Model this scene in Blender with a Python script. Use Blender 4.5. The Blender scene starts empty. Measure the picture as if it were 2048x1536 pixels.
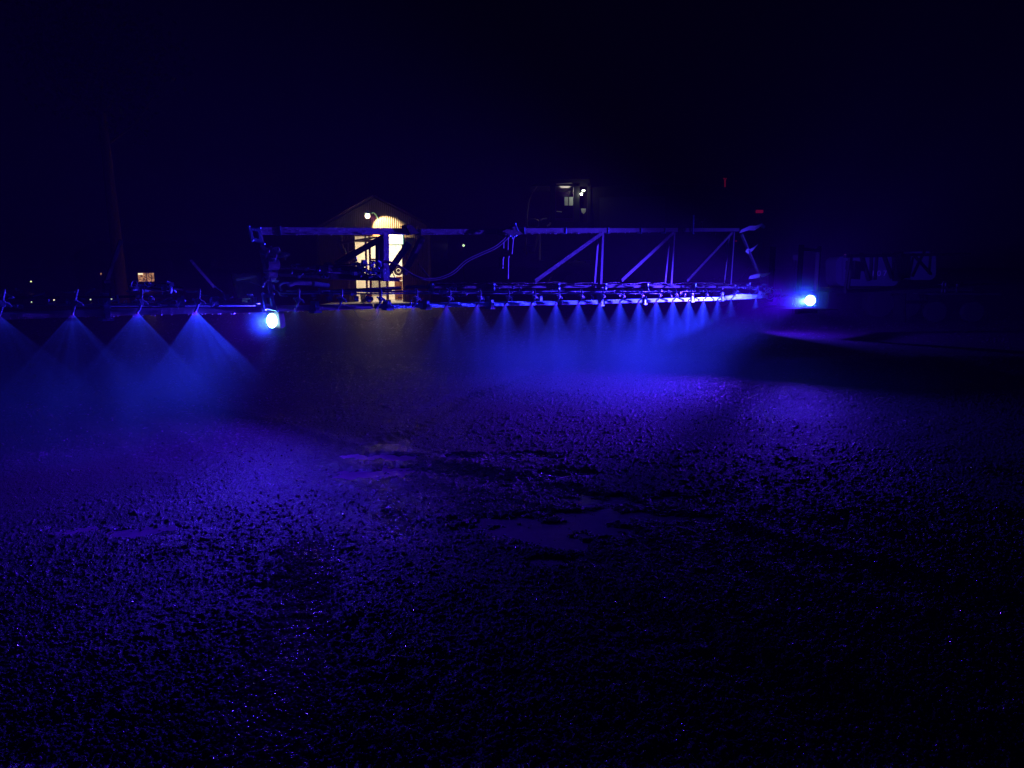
import bpy, math, random
import numpy as np
from mathutils import Vector, Matrix

# ------------------------------------------------------------------ camera
random.seed(7)
scene = bpy.context.scene
COL = scene.collection
FPX = 2048 * 26 / 36.0
HORIZ = 535.0
CAMH = 1.6
TH = math.atan((768 - HORIZ) / FPX)
cam_d = bpy.data.cameras.new("camera")
cam_d.lens = 26; cam_d.sensor_width = 36
cam_d.clip_start = 0.05; cam_d.clip_end = 5000
cam = bpy.data.objects.new("camera", cam_d); COL.objects.link(cam)
cam.location = (0, 0, CAMH)
cam.rotation_euler = (math.pi / 2 - TH, 0, 0)
scene.camera = cam

# ------------------------------------------------------------------ world, exposure
w = bpy.data.worlds.new("World"); scene.world = w; w.use_nodes = True
bg = w.node_tree.nodes["Background"]
bg.inputs[0].default_value = (0.13, 0.03, 1, 1)
bg.inputs[1].default_value = 0.0018
scene.view_settings.view_transform = 'Standard'
scene.view_settings.look = 'None'
scene.view_settings.exposure = 0
scene.view_settings.gamma = 1
cy = scene.cycles
cy.use_denoising = True
cy.max_bounces = 4; cy.diffuse_bounces = 2; cy.glossy_bounces = 3
cy.transmission_bounces = 3; cy.volume_bounces = 0; cy.transparent_max_bounces = 128
cy.sample_clamp_indirect = 2.0
cy.volume_step_rate = 1.0
cy.volume_max_steps = 128
cy.caustics_reflective = False; cy.caustics_refractive = False

BLUE = (0.052, 0.020, 1.0)
POWER_A = 100.0
POWER_B = 125.0
BEAM_B = 11000.0
BEAM_A = 330.0
POWER_C = 330.0
HAZE = 0.0045

# ------------------------------------------------------------------ placement helpers
CAMV = Vector((0, 0, CAMH))
FV = Vector((0, math.cos(TH), -math.sin(TH)))
UV = Vector((0, math.sin(TH), math.cos(TH)))
RV = Vector((1, 0, 0))
def ray(px, py): return RV * ((px - 1024) / FPX) + UV * ((768 - py) / FPX) + FV
def P(px, py, zc): return CAMV + ray(px, py) * zc
def PY(px, py, Y):
    r = ray(px, py); return CAMV + r * (Y / r.y)
def G(px, py, z=0.0):
    r = ray(px, py); return CAMV + r * ((z - CAMH) / r.z)
PA = P(-4.6, 632, 5.73)
PB = P(1552, 597, 15.36)
D3 = (PB - PA) / 27.0                    # one nozzle spacing
DH = Vector((D3.x, D3.y, 0)).normalized()
NH = Vector((-DH.y, DH.x, 0))            # horizontal, away from the camera
def NOZ(i): return PA + D3 * i
def BP(px, py, n=0.0):
    r = ray(px, py); o = PA + NH * n
    return CAMV + r * ((o - CAMV).dot(NH) / r.dot(NH))

# ------------------------------------------------------------------ materials
def nodes(name):
    m = bpy.data.materials.new(name); m.use_nodes = True
    return m, m.node_tree, m.node_tree.nodes, m.node_tree.links
def mat(name, col, rough=0.5, metal=0.0, bump=0.0, scale=60.0, var=0.25, vscale=6.0, spec=0.5):
    m, t, N, L = nodes(name)
    b = N["Principled BSDF"]
    b.inputs["Roughness"].default_value = rough; b.inputs["Metallic"].default_value = metal
    b.inputs["Specular IOR Level"].default_value = spec
    tc = N.new("ShaderNodeTexCoord")
    nz = N.new("ShaderNodeTexNoise"); nz.inputs["Scale"].default_value = vscale; nz.inputs["Detail"].default_value = 5
    L.new(tc.outputs["Object"], nz.inputs["Vector"])
    mx = N.new("ShaderNodeMix"); mx.data_type = 'RGBA'
    mx.inputs[6].default_value = (*[c * (1 - var) for c in col], 1); mx.inputs[7].default_value = (*[min(1, c * (1 + var)) for c in col], 1)
    L.new(nz.outputs["Fac"], mx.inputs[0]); L.new(mx.outputs[2], b.inputs["Base Color"])
    if bump:
        n2 = N.new("ShaderNodeTexNoise"); n2.inputs["Scale"].default_value = scale; n2.inputs["Detail"].default_value = 2
        L.new(tc.outputs["Object"], n2.inputs["Vector"])
        bp = N.new("ShaderNodeBump"); bp.inputs["Strength"].default_value = bump; bp.inputs["Distance"].default_value = 0.02
        L.new(n2.outputs["Fac"], bp.inputs["Height"]); L.new(bp.outputs["Normal"], b.inputs["Normal"])
    return m
def emit(name, col, s):
    m, t, N, L = nodes(name)
    b = N["Principled BSDF"]; b.inputs["Base Color"].default_value = (*[min(1, c) for c in col], 1)
    b.inputs["Emission Color"].default_value = (*col, 1); b.inputs["Emission Strength"].default_value = s
    m.cycles.emission_sampling = 'NONE'
    return m
def droplet_metal(name, col, rough):
    """wet painted steel: voronoi beads of water standing on it"""
    m = mat(name, col, rough, 0.0, 0, 60, 0.3, 9)
    t = m.node_tree; N, L = t.nodes, t.links; b = N["Principled BSDF"]
    tc = N.new("ShaderNodeTexCoord")
    v = N.new("ShaderNodeTexVoronoi"); v.inputs["Scale"].default_value = 55
    L.new(tc.outputs["Object"], v.inputs["Vector"])
    mr = N.new("ShaderNodeMapRange"); mr.inputs[1].default_value = 0.0; mr.inputs[2].default_value = 0.32
    mr.inputs[3].default_value = 1; mr.inputs[4].default_value = 0
    L.new(v.outputs["Distance"], mr.inputs[0])
    bp = N.new("ShaderNodeBump"); bp.inputs["Strength"].default_value = 0.9; bp.inputs["Distance"].default_value = 0.006
    L.new(mr.outputs[0], bp.inputs["Height"]); L.new(bp.outputs["Normal"], b.inputs["Normal"])
    return m
M = {
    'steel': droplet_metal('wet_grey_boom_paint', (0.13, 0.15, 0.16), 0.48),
    'chrome': mat('chromed_rod', (0.75, 0.75, 0.78), 0.12, 1.0),
    'dark': mat('dark_painted_steel', (0.03, 0.03, 0.035), 0.4, 0, 0.2, 40),
    'rubber': mat('black_rubber_hose', (0.02, 0.02, 0.022), 0.25, 0, 0.3, 90),
    'plastic': mat('wet_nozzle_plastic', (0.32, 0.6, 0.66), 0.18, 0, 0.4, 80),
    'zinc': mat('galvanised_bracket', (0.30, 0.85, 0.85), 0.35, 0.8, 0.3, 70),
    'tarp': mat('creased_plastic_sheet', (0.40, 0.45, 0.50), 0.3, 0, 0.5, 20),
    'iron': mat('corrugated_sheet', (0.115, 0.085, 0.055), 0.45, 0.0, 0.1, 30, 0.35, 2),
    'roof': mat('roof_sheet', (0.10, 0.07, 0.07), 0.6, 0, 0.1, 30),
    'wood': mat('varnished_door_wood', (0.38, 0.17, 0.06), 0.4, 0, 0.2, 30),
    'white': mat('white_plaster', (0.78, 0.72, 0.6), 0.7, 0, 0.1, 20, 0.1),
    'red': mat('red_enamel', (0.5, 0.02, 0.02), 0.4),
    'cream': mat('cream_plastic', (0.7, 0.65, 0.5), 0.5),
    'concrete': mat('concrete', (0.35, 0.32, 0.30), 0.6, 0, 0.3, 60, 0.3, 1.5),
    'render': mat('house_render', (0.12, 0.11, 0.10), 0.8, 0, 0.2, 30),
    'bark': mat('bark', (0.30, 0.17, 0.12), 0.85, 0, 0.9, 25, 0.5, 14),
    'leaf': mat('dark_foliage', (0.04, 0.06, 0.03), 0.6),
    'paint': mat('harvester_paint', (0.010, 0.009, 0.009), 0.35, 0, 0.1, 20),
    'trim': mat('harvester_trim', (0.30, 0.24, 0.19), 0.5, 0, 0.1, 20),
    'paper': mat('paper_sheet', (0.8, 0.8, 0.8), 0.8, 0, 0, 1, 0.2, 60),
    'tank': mat('pale_tank_plastic', (0.15, 0.17, 0.22), 0.45, 0, 0.15, 12, 0.2, 3),
    'letter': mat('white_lettering', (0.85, 0.85, 0.85), 0.5),
    'tyre': mat('tyre_rubber', (0.02, 0.02, 0.02), 0.7, 0, 0.4, 30),
    'water_drop': mat('water_bead', (0.8, 0.8, 0.85), 0.3),
}
M['pale'] = droplet_metal('wet_boom_paint_lit', (0.40, 0.46, 0.50), 0.42)  # lit copy of the boom paint, brighter for light on the left half
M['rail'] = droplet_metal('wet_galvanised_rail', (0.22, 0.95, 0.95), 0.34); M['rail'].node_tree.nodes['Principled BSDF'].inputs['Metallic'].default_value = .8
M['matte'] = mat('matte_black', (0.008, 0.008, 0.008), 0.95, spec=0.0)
M['steel'].node_tree.nodes['Principled BSDF'].inputs['Specular IOR Level'].default_value = .3
M['led'] = emit('led_lens', (0.50, 0.95, 1.0), 14)
M['warm'] = emit('warm_bulb', (1.0, 0.80, 0.46), 16)
M['warmwhite'] = emit('floodlight_lens', (1.0, 0.88, 0.62), 3)
M['redlamp'] = emit('red_lamp_lens', (1.0, 0.01, 0.06), 0.08)
M['reddim'] = emit('red_marker_lens', (1.0, 0.02, 0.08), 0.06)
M['whitelamp'] = emit('white_lamp_lens', (0.9, 1.0, 0.75), 2.5)
M['winlit'] = emit('lit_window_pane', (1.0, 0.5, 0.22), 0.45)
M['winlit2'] = emit('lit_window_lamp', (1.0, 0.85, 0.55), 1.6)
def glass_mat():
    m, t, N, L = nodes('dark_window_glass')
    N.remove(N["Principled BSDF"])
    g = N.new("ShaderNodeBsdfGlossy"); g.inputs["Roughness"].default_value = 0.03
    tr = N.new("ShaderNodeBsdfTransparent"); tr.inputs[0].default_value = (0.7, 0.7, 0.7, 1)
    mx = N.new("ShaderNodeMixShader"); mx.inputs[0].default_value = 0.12
    L.new(tr.outputs[0], mx.inputs[1]); L.new(g.outputs[0], mx.inputs[2])
    L.new(mx.outputs[0], N["Material Output"].inputs["Surface"])
    return m
M['glass'] = glass_mat()

# ------------------------------------------------------------------ mesh builder
class MB:
    def __init__(s): s.v = []; s.f = []; s.smooth = []
    def add(s, vs, fs, smooth=False):
        b = len(s.v); s.v += [Vector(v) for v in vs]
        for f in fs: s.f.append(tuple(b + k for k in f)); s.smooth.append(smooth)
    def hexa(s, c):
        s.add(c, [(0, 3, 2, 1), (4, 5, 6, 7), (0, 1, 5, 4), (1, 2, 6, 5), (2, 3, 7, 6), (3, 0, 4, 7)])
    def box(s, c, sz, ax=(Vector((1, 0, 0)), Vector((0, 1, 0)), Vector((0, 0, 1)))):
        c = Vector(c); x, y, z = [a * (k / 2) for a, k in zip(ax, sz)]
        s.hexa([c - x - y - z, c + x - y - z, c + x + y - z, c - x + y - z, c - x - y + z, c + x - y + z, c + x + y + z, c - x + y + z])
    def boxlo(s, lo, hi):
        lo = Vector(lo); hi = Vector(hi); s.box((lo + hi) / 2, hi - lo)
    def bar(s, a, b, w, h, side=None):
        """rectangular section beam; w measured along `side`, h across"""
        a = Vector(a); b = Vector(b); d = (b - a).normalized()
        sd = Vector(side) if side is not None else NH
        sd = (sd - d * sd.dot(d)).normalized(); up = d.cross(sd)
        s.box((a + b) / 2, ((b - a).length, w, h), (d, sd, up))
    def tube(s, pts, r, seg=8, cap=True):
        pts = [Vector(p) for p in pts]; n = len(pts)
        rs = r if isinstance(r, (list, tuple)) else [r] * n
        ref = Vector((0, 0, 1)); vs = []; fs = []
        for k, p in enumerate(pts):
            d = (pts[min(k + 1, n - 1)] - pts[max(k - 1, 0)]).normalized()
            if abs(d.dot(ref)) > 0.95: rr = Vector((1, 0, 0))
            else: rr = ref
            x = d.cross(rr).normalized(); y = d.cross(x)
            for q in range(seg):
                a = 2 * math.pi * q / seg
                vs.append(p + x * (rs[k] * math.cos(a)) + y * (rs[k] * math.sin(a)))
        for k in range(n - 1):
            for q in range(seg):
                q2 = (q + 1) % seg
                fs.append((k * seg + q, k * seg + q2, (k + 1) * seg + q2, (k + 1) * seg + q))
        s.add(vs, fs, True)
        if cap:
            s.add(vs[:seg], [tuple(range(seg))[::-1]]); s.add(vs[-seg:], [tuple(range(seg))])
    def ring(s, c, ax, R, r, seg=14, sub=6):
        c = Vector(c); ax = Vector(ax).normalized()
        x = ax.cross(Vector((0, 0, 1)) if abs(ax.z) < 0.9 else Vector((1, 0, 0))).normalized(); y = ax.cross(x)
        vs = []; fs = []
        for k in range(seg):
            a = 2 * math.pi * k / seg; d = x * math.cos(a) + y * math.sin(a)
            for q in range(sub):
                b = 2 * math.pi * q / sub
                vs.append(c + d * (R + r * math.cos(b)) + ax * (r * math.sin(b)))
        for k in range(seg):
            for q in range(sub):
                fs.append((k * sub + q, ((k + 1) % seg) * sub + q, ((k + 1) % seg) * sub + (q + 1) % sub, k * sub + (q + 1) % sub))
        s.add(vs, fs, True)
    def ball(s, c, r, seg=10, rings=6, sc=(1, 1, 1)):
        c = Vector(c); vs = [c + Vector((0, 0, r * sc[2]))]; fs = []
        for i in range(1, rings):
            t = math.pi * i / rings
            for j in range(seg):
                a = 2 * math.pi * j / seg
                vs.append(c + Vector((r * sc[0] * math.sin(t) * math.cos(a), r * sc[1] * math.sin(t) * math.sin(a), r * sc[2] * math.cos(t))))
        vs.append(c - Vector((0, 0, r * sc[2])))
        for j in range(seg): fs.append((0, 1 + j, 1 + (j + 1) % seg))
        for i in range(rings - 2):
            for j in range(seg):
                a = 1 + i * seg + j; b = 1 + i * seg + (j + 1) % seg
                fs.append((a, a + seg, b + seg, b))
        e = len(vs) - 1; o = 1 + (rings - 2) * seg
        for j in range(seg): fs.append((e, o + (j + 1) % seg, o + j))
        s.add(vs, fs, True)
    def slab(s, pts, nrm, th):
        """extruded polygon"""
        nrm = Vector(nrm); n = len(pts); a = [Vector(p) for p in pts]; b = [p + nrm * th for p in a]
        s.add(a + b, [tuple(range(n))[::-1], tuple(range(n, 2 * n))] + [(k, (k + 1) % n, n + (k + 1) % n, n + k) for k in range(n)])
    def build(s, name, m, parent=None, origin=None):
        o0 = Vector(origin) if origin is not None else (world_loc(parent) if parent else Vector((0, 0, 0)))
        me = bpy.data.meshes.new(name)
        me.from_pydata([tuple(v - o0) for v in s.v], [], s.f); me.update()
        me.polygons.foreach_set("use_smooth", s.smooth)
        if m: me.materials.append(m)
        o = bpy.data.objects.new(name, me); COL.objects.link(o)
        if parent: o.parent = parent; o.location = o0 - world_loc(parent)
        else: o.location = o0
        o['_w'] = tuple(o0)
        return o
def world_loc(o): return Vector(o['_w'])
def tag(o, label=None, cat=None, group=None, kind=None):
    if label: o['label'] = label
    if cat: o['category'] = cat
    if group: o['group'] = group
    if kind: o['kind'] = kind
    return o
def empty(name, loc, label=None, cat=None, group=None):
    o = bpy.data.objects.new(name, None); COL.objects.link(o); o.location = loc; o['_w'] = tuple(loc)
    o.empty_display_size = 0.2
    return tag(o, label, cat, group)
def lamp(name, kind, loc, energy, col, parent=None, **kw):
    d = bpy.data.lights.new(name, kind); d.energy = energy; d.color = col
    for k, v in kw.items(): setattr(d, k, v)
    o = bpy.data.objects.new(name, d); COL.objects.link(o)
    if parent: o.parent = parent; o.location = Vector(loc) - world_loc(parent)
    else: o.location = loc
    return o
def aim(o, direction): o.rotation_euler = Vector(direction).to_track_quat('-Z', 'Y').to_euler()

# ------------------------------------------------------------------ ground
def hsh(ix, iy, s=0):
    h = (ix.astype(np.int64) * 374761393 + iy.astype(np.int64) * 668265263 + s * 1442695041) & 0xFFFFFFFF
    h = ((h ^ (h >> 13)) * 1274126177) & 0xFFFFFFFF
    h = (h ^ (h >> 16)) & 0xFFFFFFFF
    return (h & 0xFFFFFF) / float(0xFFFFFF)
def vnoise(x, y, s=0):
    ix = np.floor(x); iy = np.floor(y); fx = x - ix; fy = y - iy
    fx = fx * fx * (3 - 2 * fx); fy = fy * fy * (3 - 2 * fy)
    a = hsh(ix, iy, s); b = hsh(ix + 1, iy, s); c = hsh(ix, iy + 1, s); d = hsh(ix + 1, iy + 1, s)
    return (a * (1 - fx) + b * fx) * (1 - fy) + (c * (1 - fx) + d * fx) * fy
def fbm(x, y, o=4, s=0):
    r = 0; a = 0.5
    for k in range(o): r = r + a * vnoise(x, y, s + k * 17); x = x * 2.03 + 5.1; y = y * 2.03 + 9.7; a *= 0.5
    return r
def stones(x, y, cell, keep, s, flat=0.6):
    """domes with tilted tops, one candidate per cell: returns height and stone id brightness"""
    gx = x / cell; gy = y / cell; ix = np.floor(gx); iy = np.floor(gy)
    H = np.zeros_like(x); C = np.zeros_like(x)
    for dx in (-1, 0, 1):
        for dy in (-1, 0, 1):
            cx = ix + dx; cyy = iy + dy
            px = cx + 0.15 + 0.7 * hsh(cx, cyy, s); py = cyy + 0.15 + 0.7 * hsh(cx, cyy, s + 1)
            r = 0.28 + 0.42 * hsh(cx, cyy, s + 2) ** 1.5
            on = hsh(cx, cyy, s + 3) < keep
            an = hsh(cx, cyy, s + 4) * 3.14159; el = 1 + 0.7 * hsh(cx, cyy, s + 5)
            ux = gx - px; uy = gy - py
            a = ux * np.cos(an) + uy * np.sin(an); b = (-ux * np.sin(an) + uy * np.cos(an)) * el
            # superellipse outline = angular stones
            d = (np.abs(a) ** 2.6 + np.abs(b) ** 2.6) ** (1 / 2.6) / r
            tx = (hsh(cx, cyy, s + 6) - 0.5) * 0.9; ty = (hsh(cx, cyy, s + 7) - 0.5) * 0.9
            h = np.where(on & (d < 1), r * cell * (flat * np.sqrt(np.clip(1 - d ** 2, 0, 1)) + (tx * ux + ty * uy) * np.clip((1 - d) * 4, 0, 1)), 0)
            m = h > H
            H = np.where(m, h, H); C = np.where(m, 0.22 + 0.78 * hsh(cx, cyy, s + 8) ** 2.2, C)
    return H, C
PUD = []
for (px, py, rx, ry, dep) in [(1060, 1062, 0.62, 0.22, 0.030), (1165, 1030, 0.30, 0.13, 0.028), (1235, 1000, 0.42, 0.14, 0.028), (1010, 1040, 0.4, 0.12, .024),
                              (1120, 1085, 0.30, 0.10, 0.028), (752, 948, 0.34, 0.20, 0.032), (775, 912, 0.42, 0.12, 0.026), (1000, 912, 0.9, 0.16, 0.024), (1130, 950, 0.5, 0.15, 0.020),
                              (1330, 1032, 0.45, 0.10, 0.020), (1100, 1120, 0.12, 0.08, 0.022), (250, 1060, 0.5, 0.12, 0.016)]:
    g = G(px, py); PUD.append((g.x, g.y, rx, ry, dep))
WATER = -0.010
def rut(x, y, ax, ay, bx, by, w):
    dx = bx - ax; dy = by - ay; L = math.hypot(dx, dy)
    d = ((x - ax) * dy - (y - ay) * dx) / L
    t = ((x - ax) * dx + (y - ay) * dy) / L
    d = d + 0.10 * np.sin(t * 1.3)
    return np.exp(-(d / w) ** 2), d, t
def ground_h(x, y, fine=True):
    near = np.clip(1.4 - y / 18.0, 0, 1)
    h = 0.004 + 0.028 * (fbm(x * 0.7, y * 0.7, 4, 3) - 0.47)
    h = h + 0.016 * (fbm(x * 2.6, y * 3.4, 3, 11) - 0.44) * near
    # wheel ruts across the yard
    for (a, b, wd, dp) in (((880, 940), (1700, 1130), .16, .030), ((640, 1010), (1500, 1320), .16, .026), ((-40, 1200), (420, 1010), .14, .024), ((560, 1180), (900, 1536), .15, .018)):
        g0 = G(*a); g1 = G(*b)
        e, dd, tt = rut(x, y, g0.x, g0.y, g1.x, g1.y, wd)
        lug = 0.010 * np.sin(tt * 38 + np.abs(dd) * 30) * e * near
        rim = np.exp(-((np.abs(dd) - wd * 1.7) / (wd * .5)) ** 2)
        h = h - dp * e * near * 0.40 + 0.16 * dp * rim * near + lug * .55
    h = np.maximum(h, WATER + 0.004 + 0.006 * fbm(x * 5, y * 5, 3, 71))
    mask = np.zeros_like(x)
    for (cx, cyy, rx, ry, dep) in PUD:
        wob = 2.4 * (fbm(x * 8, y * 9, 4, 29) - 0.45)
        d = np.sqrt(((x - cx) / rx) ** 2 + ((y - cyy) / ry) ** 2) + wob
        g = np.clip(1.25 - d, 0, 1); g = g * g * (3 - 2 * g)
        mask = np.maximum(mask, g)
        h = h - g * dep * 0.75
    # earth banks far right
    h = h + 0.10 * np.exp(-(((x - 6.0) / 3.5) ** 2 + ((y - 12.6 + 0.1 * x) / .7) ** 2)) + 0.12 * np.exp(-(((x - 9.5) / 3) ** 2 + ((y - 12.2) / .8) ** 2))
    if not fine: return h, np.zeros_like(x), mask
    st = np.zeros_like(x)
    cov = np.clip(0.45 + 3.2 * (fbm(x * 1.1, y * 1.1, 3, 51) - 0.43), 0.05, 1)       # patchy gravel
    for cell, keep, s, amp in ((0.060, 0.035, 100, 0.5), (0.030, 0.26, 200, 0.8), (0.016, 0.5, 300, 1.0), (0.009, 0.45, 400, 1.1)):
        fade = np.clip(1.6 - y / (cell * 420), 0, 1)
        if cell > .025: fade = np.clip(1.6 - y / 24, 0, 1)
        H, C = stones(x, y, cell, keep, s)
        thr = hsh(np.floor(x / cell), np.floor(y / cell), s + 9)
        H = H * amp * fade * (1 - 0.45 * mask) * np.clip(cov * 1.7, .2, 1)
        st = np.where(H > 0.0012, C * np.clip(H / 0.004, 0, 1), st)
        h = h + H
    h = h + 0.006 * (vnoise(x * 60, y * 60, 91) - .5) * near + 0.004 * (vnoise(x * 130, y * 130, 92) - .5) * near
    wet = mask.copy()
    for pts, wd in ((((615, 1110), (600, 1230), (575, 1320), (545, 1400), (520, 1536)), .085), (((770, 900), (760, 960), (800, 1060)), .2)):
        gp = [G(*p) for p in pts]
        for a_, b_ in zip(gp[:-1], gp[1:]):
            dx = b_.x - a_.x; dy = b_.y - a_.y; L2 = dx * dx + dy * dy
            t_ = np.clip(((x - a_.x) * dx + (y - a_.y) * dy) / L2, 0, 1)
            dd = np.hypot(x - a_.x - t_ * dx, y - a_.y - t_ * dy)
            wet = np.maximum(wet, np.exp(-(dd / (wd * (0.6 + 0.9 * vnoise(x * 3, y * 3, 77)))) ** 2))
    return h, st, wet
def build_ground():
    f2 = FPX / 2; hz = 0.5 * HORIZ
    v = np.concatenate([np.array([0.35, 0.6, 1.0, 1.6, 2.4, 3.4, 4.6]), np.arange(6.0, 60, 0.9), np.arange(60, 545, 0.62)])
    yy = CAMH * f2 / v
    yy = np.concatenate([yy, [2.0, 1.7, 1.2, 0.4, -2, -12, -60]])
    uu = np.concatenate([np.linspace(-4, -1.1, 14)[:-1], np.arange(-1.1, -0.76, 0.01), np.arange(-0.76, 0.76, 1.0 / f2), np.arange(0.76, 1.1, 0.01), np.linspace(1.1, 4, 14)])
    Y, Uu = np.meshgrid(yy, uu, indexing='ij')
    X = Uu * np.maximum(Y, 2.2)
    H, S, W_ = ground_h(X.ravel(), Y.ravel())
    R_, C_ = X.shape
    co = np.stack([X.ravel(), Y.ravel(), H], 1).astype(np.float32)
    idx = np.arange(R_ * C_).reshape(R_, C_)
    q = np.stack([idx[:-1, :-1], idx[:-1, 1:], idx[1:, 1:], idx[1:, :-1]], -1).reshape(-1, 4)[:, ::-1]
    me = bpy.data.meshes.new("ground")
    me.vertices.add(len(co)); me.vertices.foreach_set("co", co.ravel())
    me.loops.add(q.size); me.loops.foreach_set("vertex_index", q.ravel().astype(np.int32))
    me.polygons.add(len(q)); me.polygons.foreach_set("loop_start", np.arange(0, q.size, 4, dtype=np.int32))
    me.polygons.foreach_set("loop_total", np.full(len(q), 4, np.int32))
    me.update(calc_edges=True)
    at = me.attributes.new("stone", 'FLOAT', 'POINT'); at.data.foreach_set("value", S.astype(np.float32))
    at = me.attributes.new("wet", 'FLOAT', 'POINT'); at.data.foreach_set("value", W_.astype(np.float32))
    me.polygons.foreach_set("use_smooth", np.ones(len(q), bool))
    if me.polygons[len(q) // 2].normal.z < 0: me.flip_normals()
    o = bpy.data.objects.new("ground", me); COL.objects.link(o)
    m, t, N, L = nodes('wet_gravel_and_mud')
    b = N["Principled BSDF"]
    a = N.new("ShaderNodeAttribute"); a.attribute_name = "stone"
    tc = N.new("ShaderNodeTexCoord")
    nz = N.new("ShaderNodeTexNoise"); nz.inputs["Scale"].default_value = 2.5; nz.inputs["Detail"].default_value = 6
    L.new(tc.outputs["Object"], nz.inputs["Vector"])
    mud = N.new("ShaderNodeMix"); mud.data_type = 'RGBA'
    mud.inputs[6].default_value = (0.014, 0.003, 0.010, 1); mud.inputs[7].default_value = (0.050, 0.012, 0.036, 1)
    L.new(nz.outputs["Fac"], mud.inputs[0])
    mx = N.new("ShaderNodeMix"); mx.data_type = 'RGBA'
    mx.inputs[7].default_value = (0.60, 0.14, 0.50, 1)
    L.new(mud.outputs[2], mx.inputs[6])
    pw = N.new("ShaderNodeMath"); pw.operation = 'POWER'; pw.inputs[1].default_value = 2.2
    L.new(a.outputs["Fac"], pw.inputs[0]); L.new(pw.outputs[0], mx.inputs[0])
    L.new(mx.outputs[2], b.inputs["Base Color"])
    rg = N.new("ShaderNodeMapRange"); rg.inputs[3].default_value = 0.55; rg.inputs[4].default_value = 0.20
    rg.inputs[3].default_value = 0.50; rg.inputs[4].default_value = 0.14
    L.new(a.outputs["Fac"], rg.inputs[0])
    wa = N.new("ShaderNodeAttribute"); wa.attribute_name = "wet"
    wm_ = N.new("ShaderNodeMix"); wm_.data_type = 'FLOAT'; wm_.inputs[3].default_value = 0.12
    L.new(wa.outputs["Fac"], wm_.inputs[0]); L.new(rg.outputs[0], wm_.inputs[2]); L.new(wm_.outputs[0], b.inputs["Roughness"])
    sm_ = N.new('ShaderNodeMapRange'); sm_.inputs[3].default_value = .4; sm_.inputs[4].default_value = 1.0; L.new(wa.outputs['Fac'], sm_.inputs[0]); L.new(sm_.outputs[0], b.inputs['Specular IOR Level'])
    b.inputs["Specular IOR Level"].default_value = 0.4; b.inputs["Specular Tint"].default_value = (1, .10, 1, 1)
    n2 = N.new("ShaderNodeTexNoise"); n2.inputs["Scale"].default_value = 170; n2.inputs["Detail"].default_value = 3
    L.new(tc.outputs["Object"], n2.inputs["Vector"])
    bp = N.new("ShaderNodeBump"); bp.inputs["Strength"].default_value = 1.0; bp.inputs["Distance"].default_value = 0.022
    L.new(n2.outputs["Fac"], bp.inputs["Height"]); L.new(bp.outputs["Normal"], b.inputs["Normal"])
    me.materials.append(m)
    tag(o, "wet gravel and mud yard with wheel ruts", None, None, 'structure')
build_ground()
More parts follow.
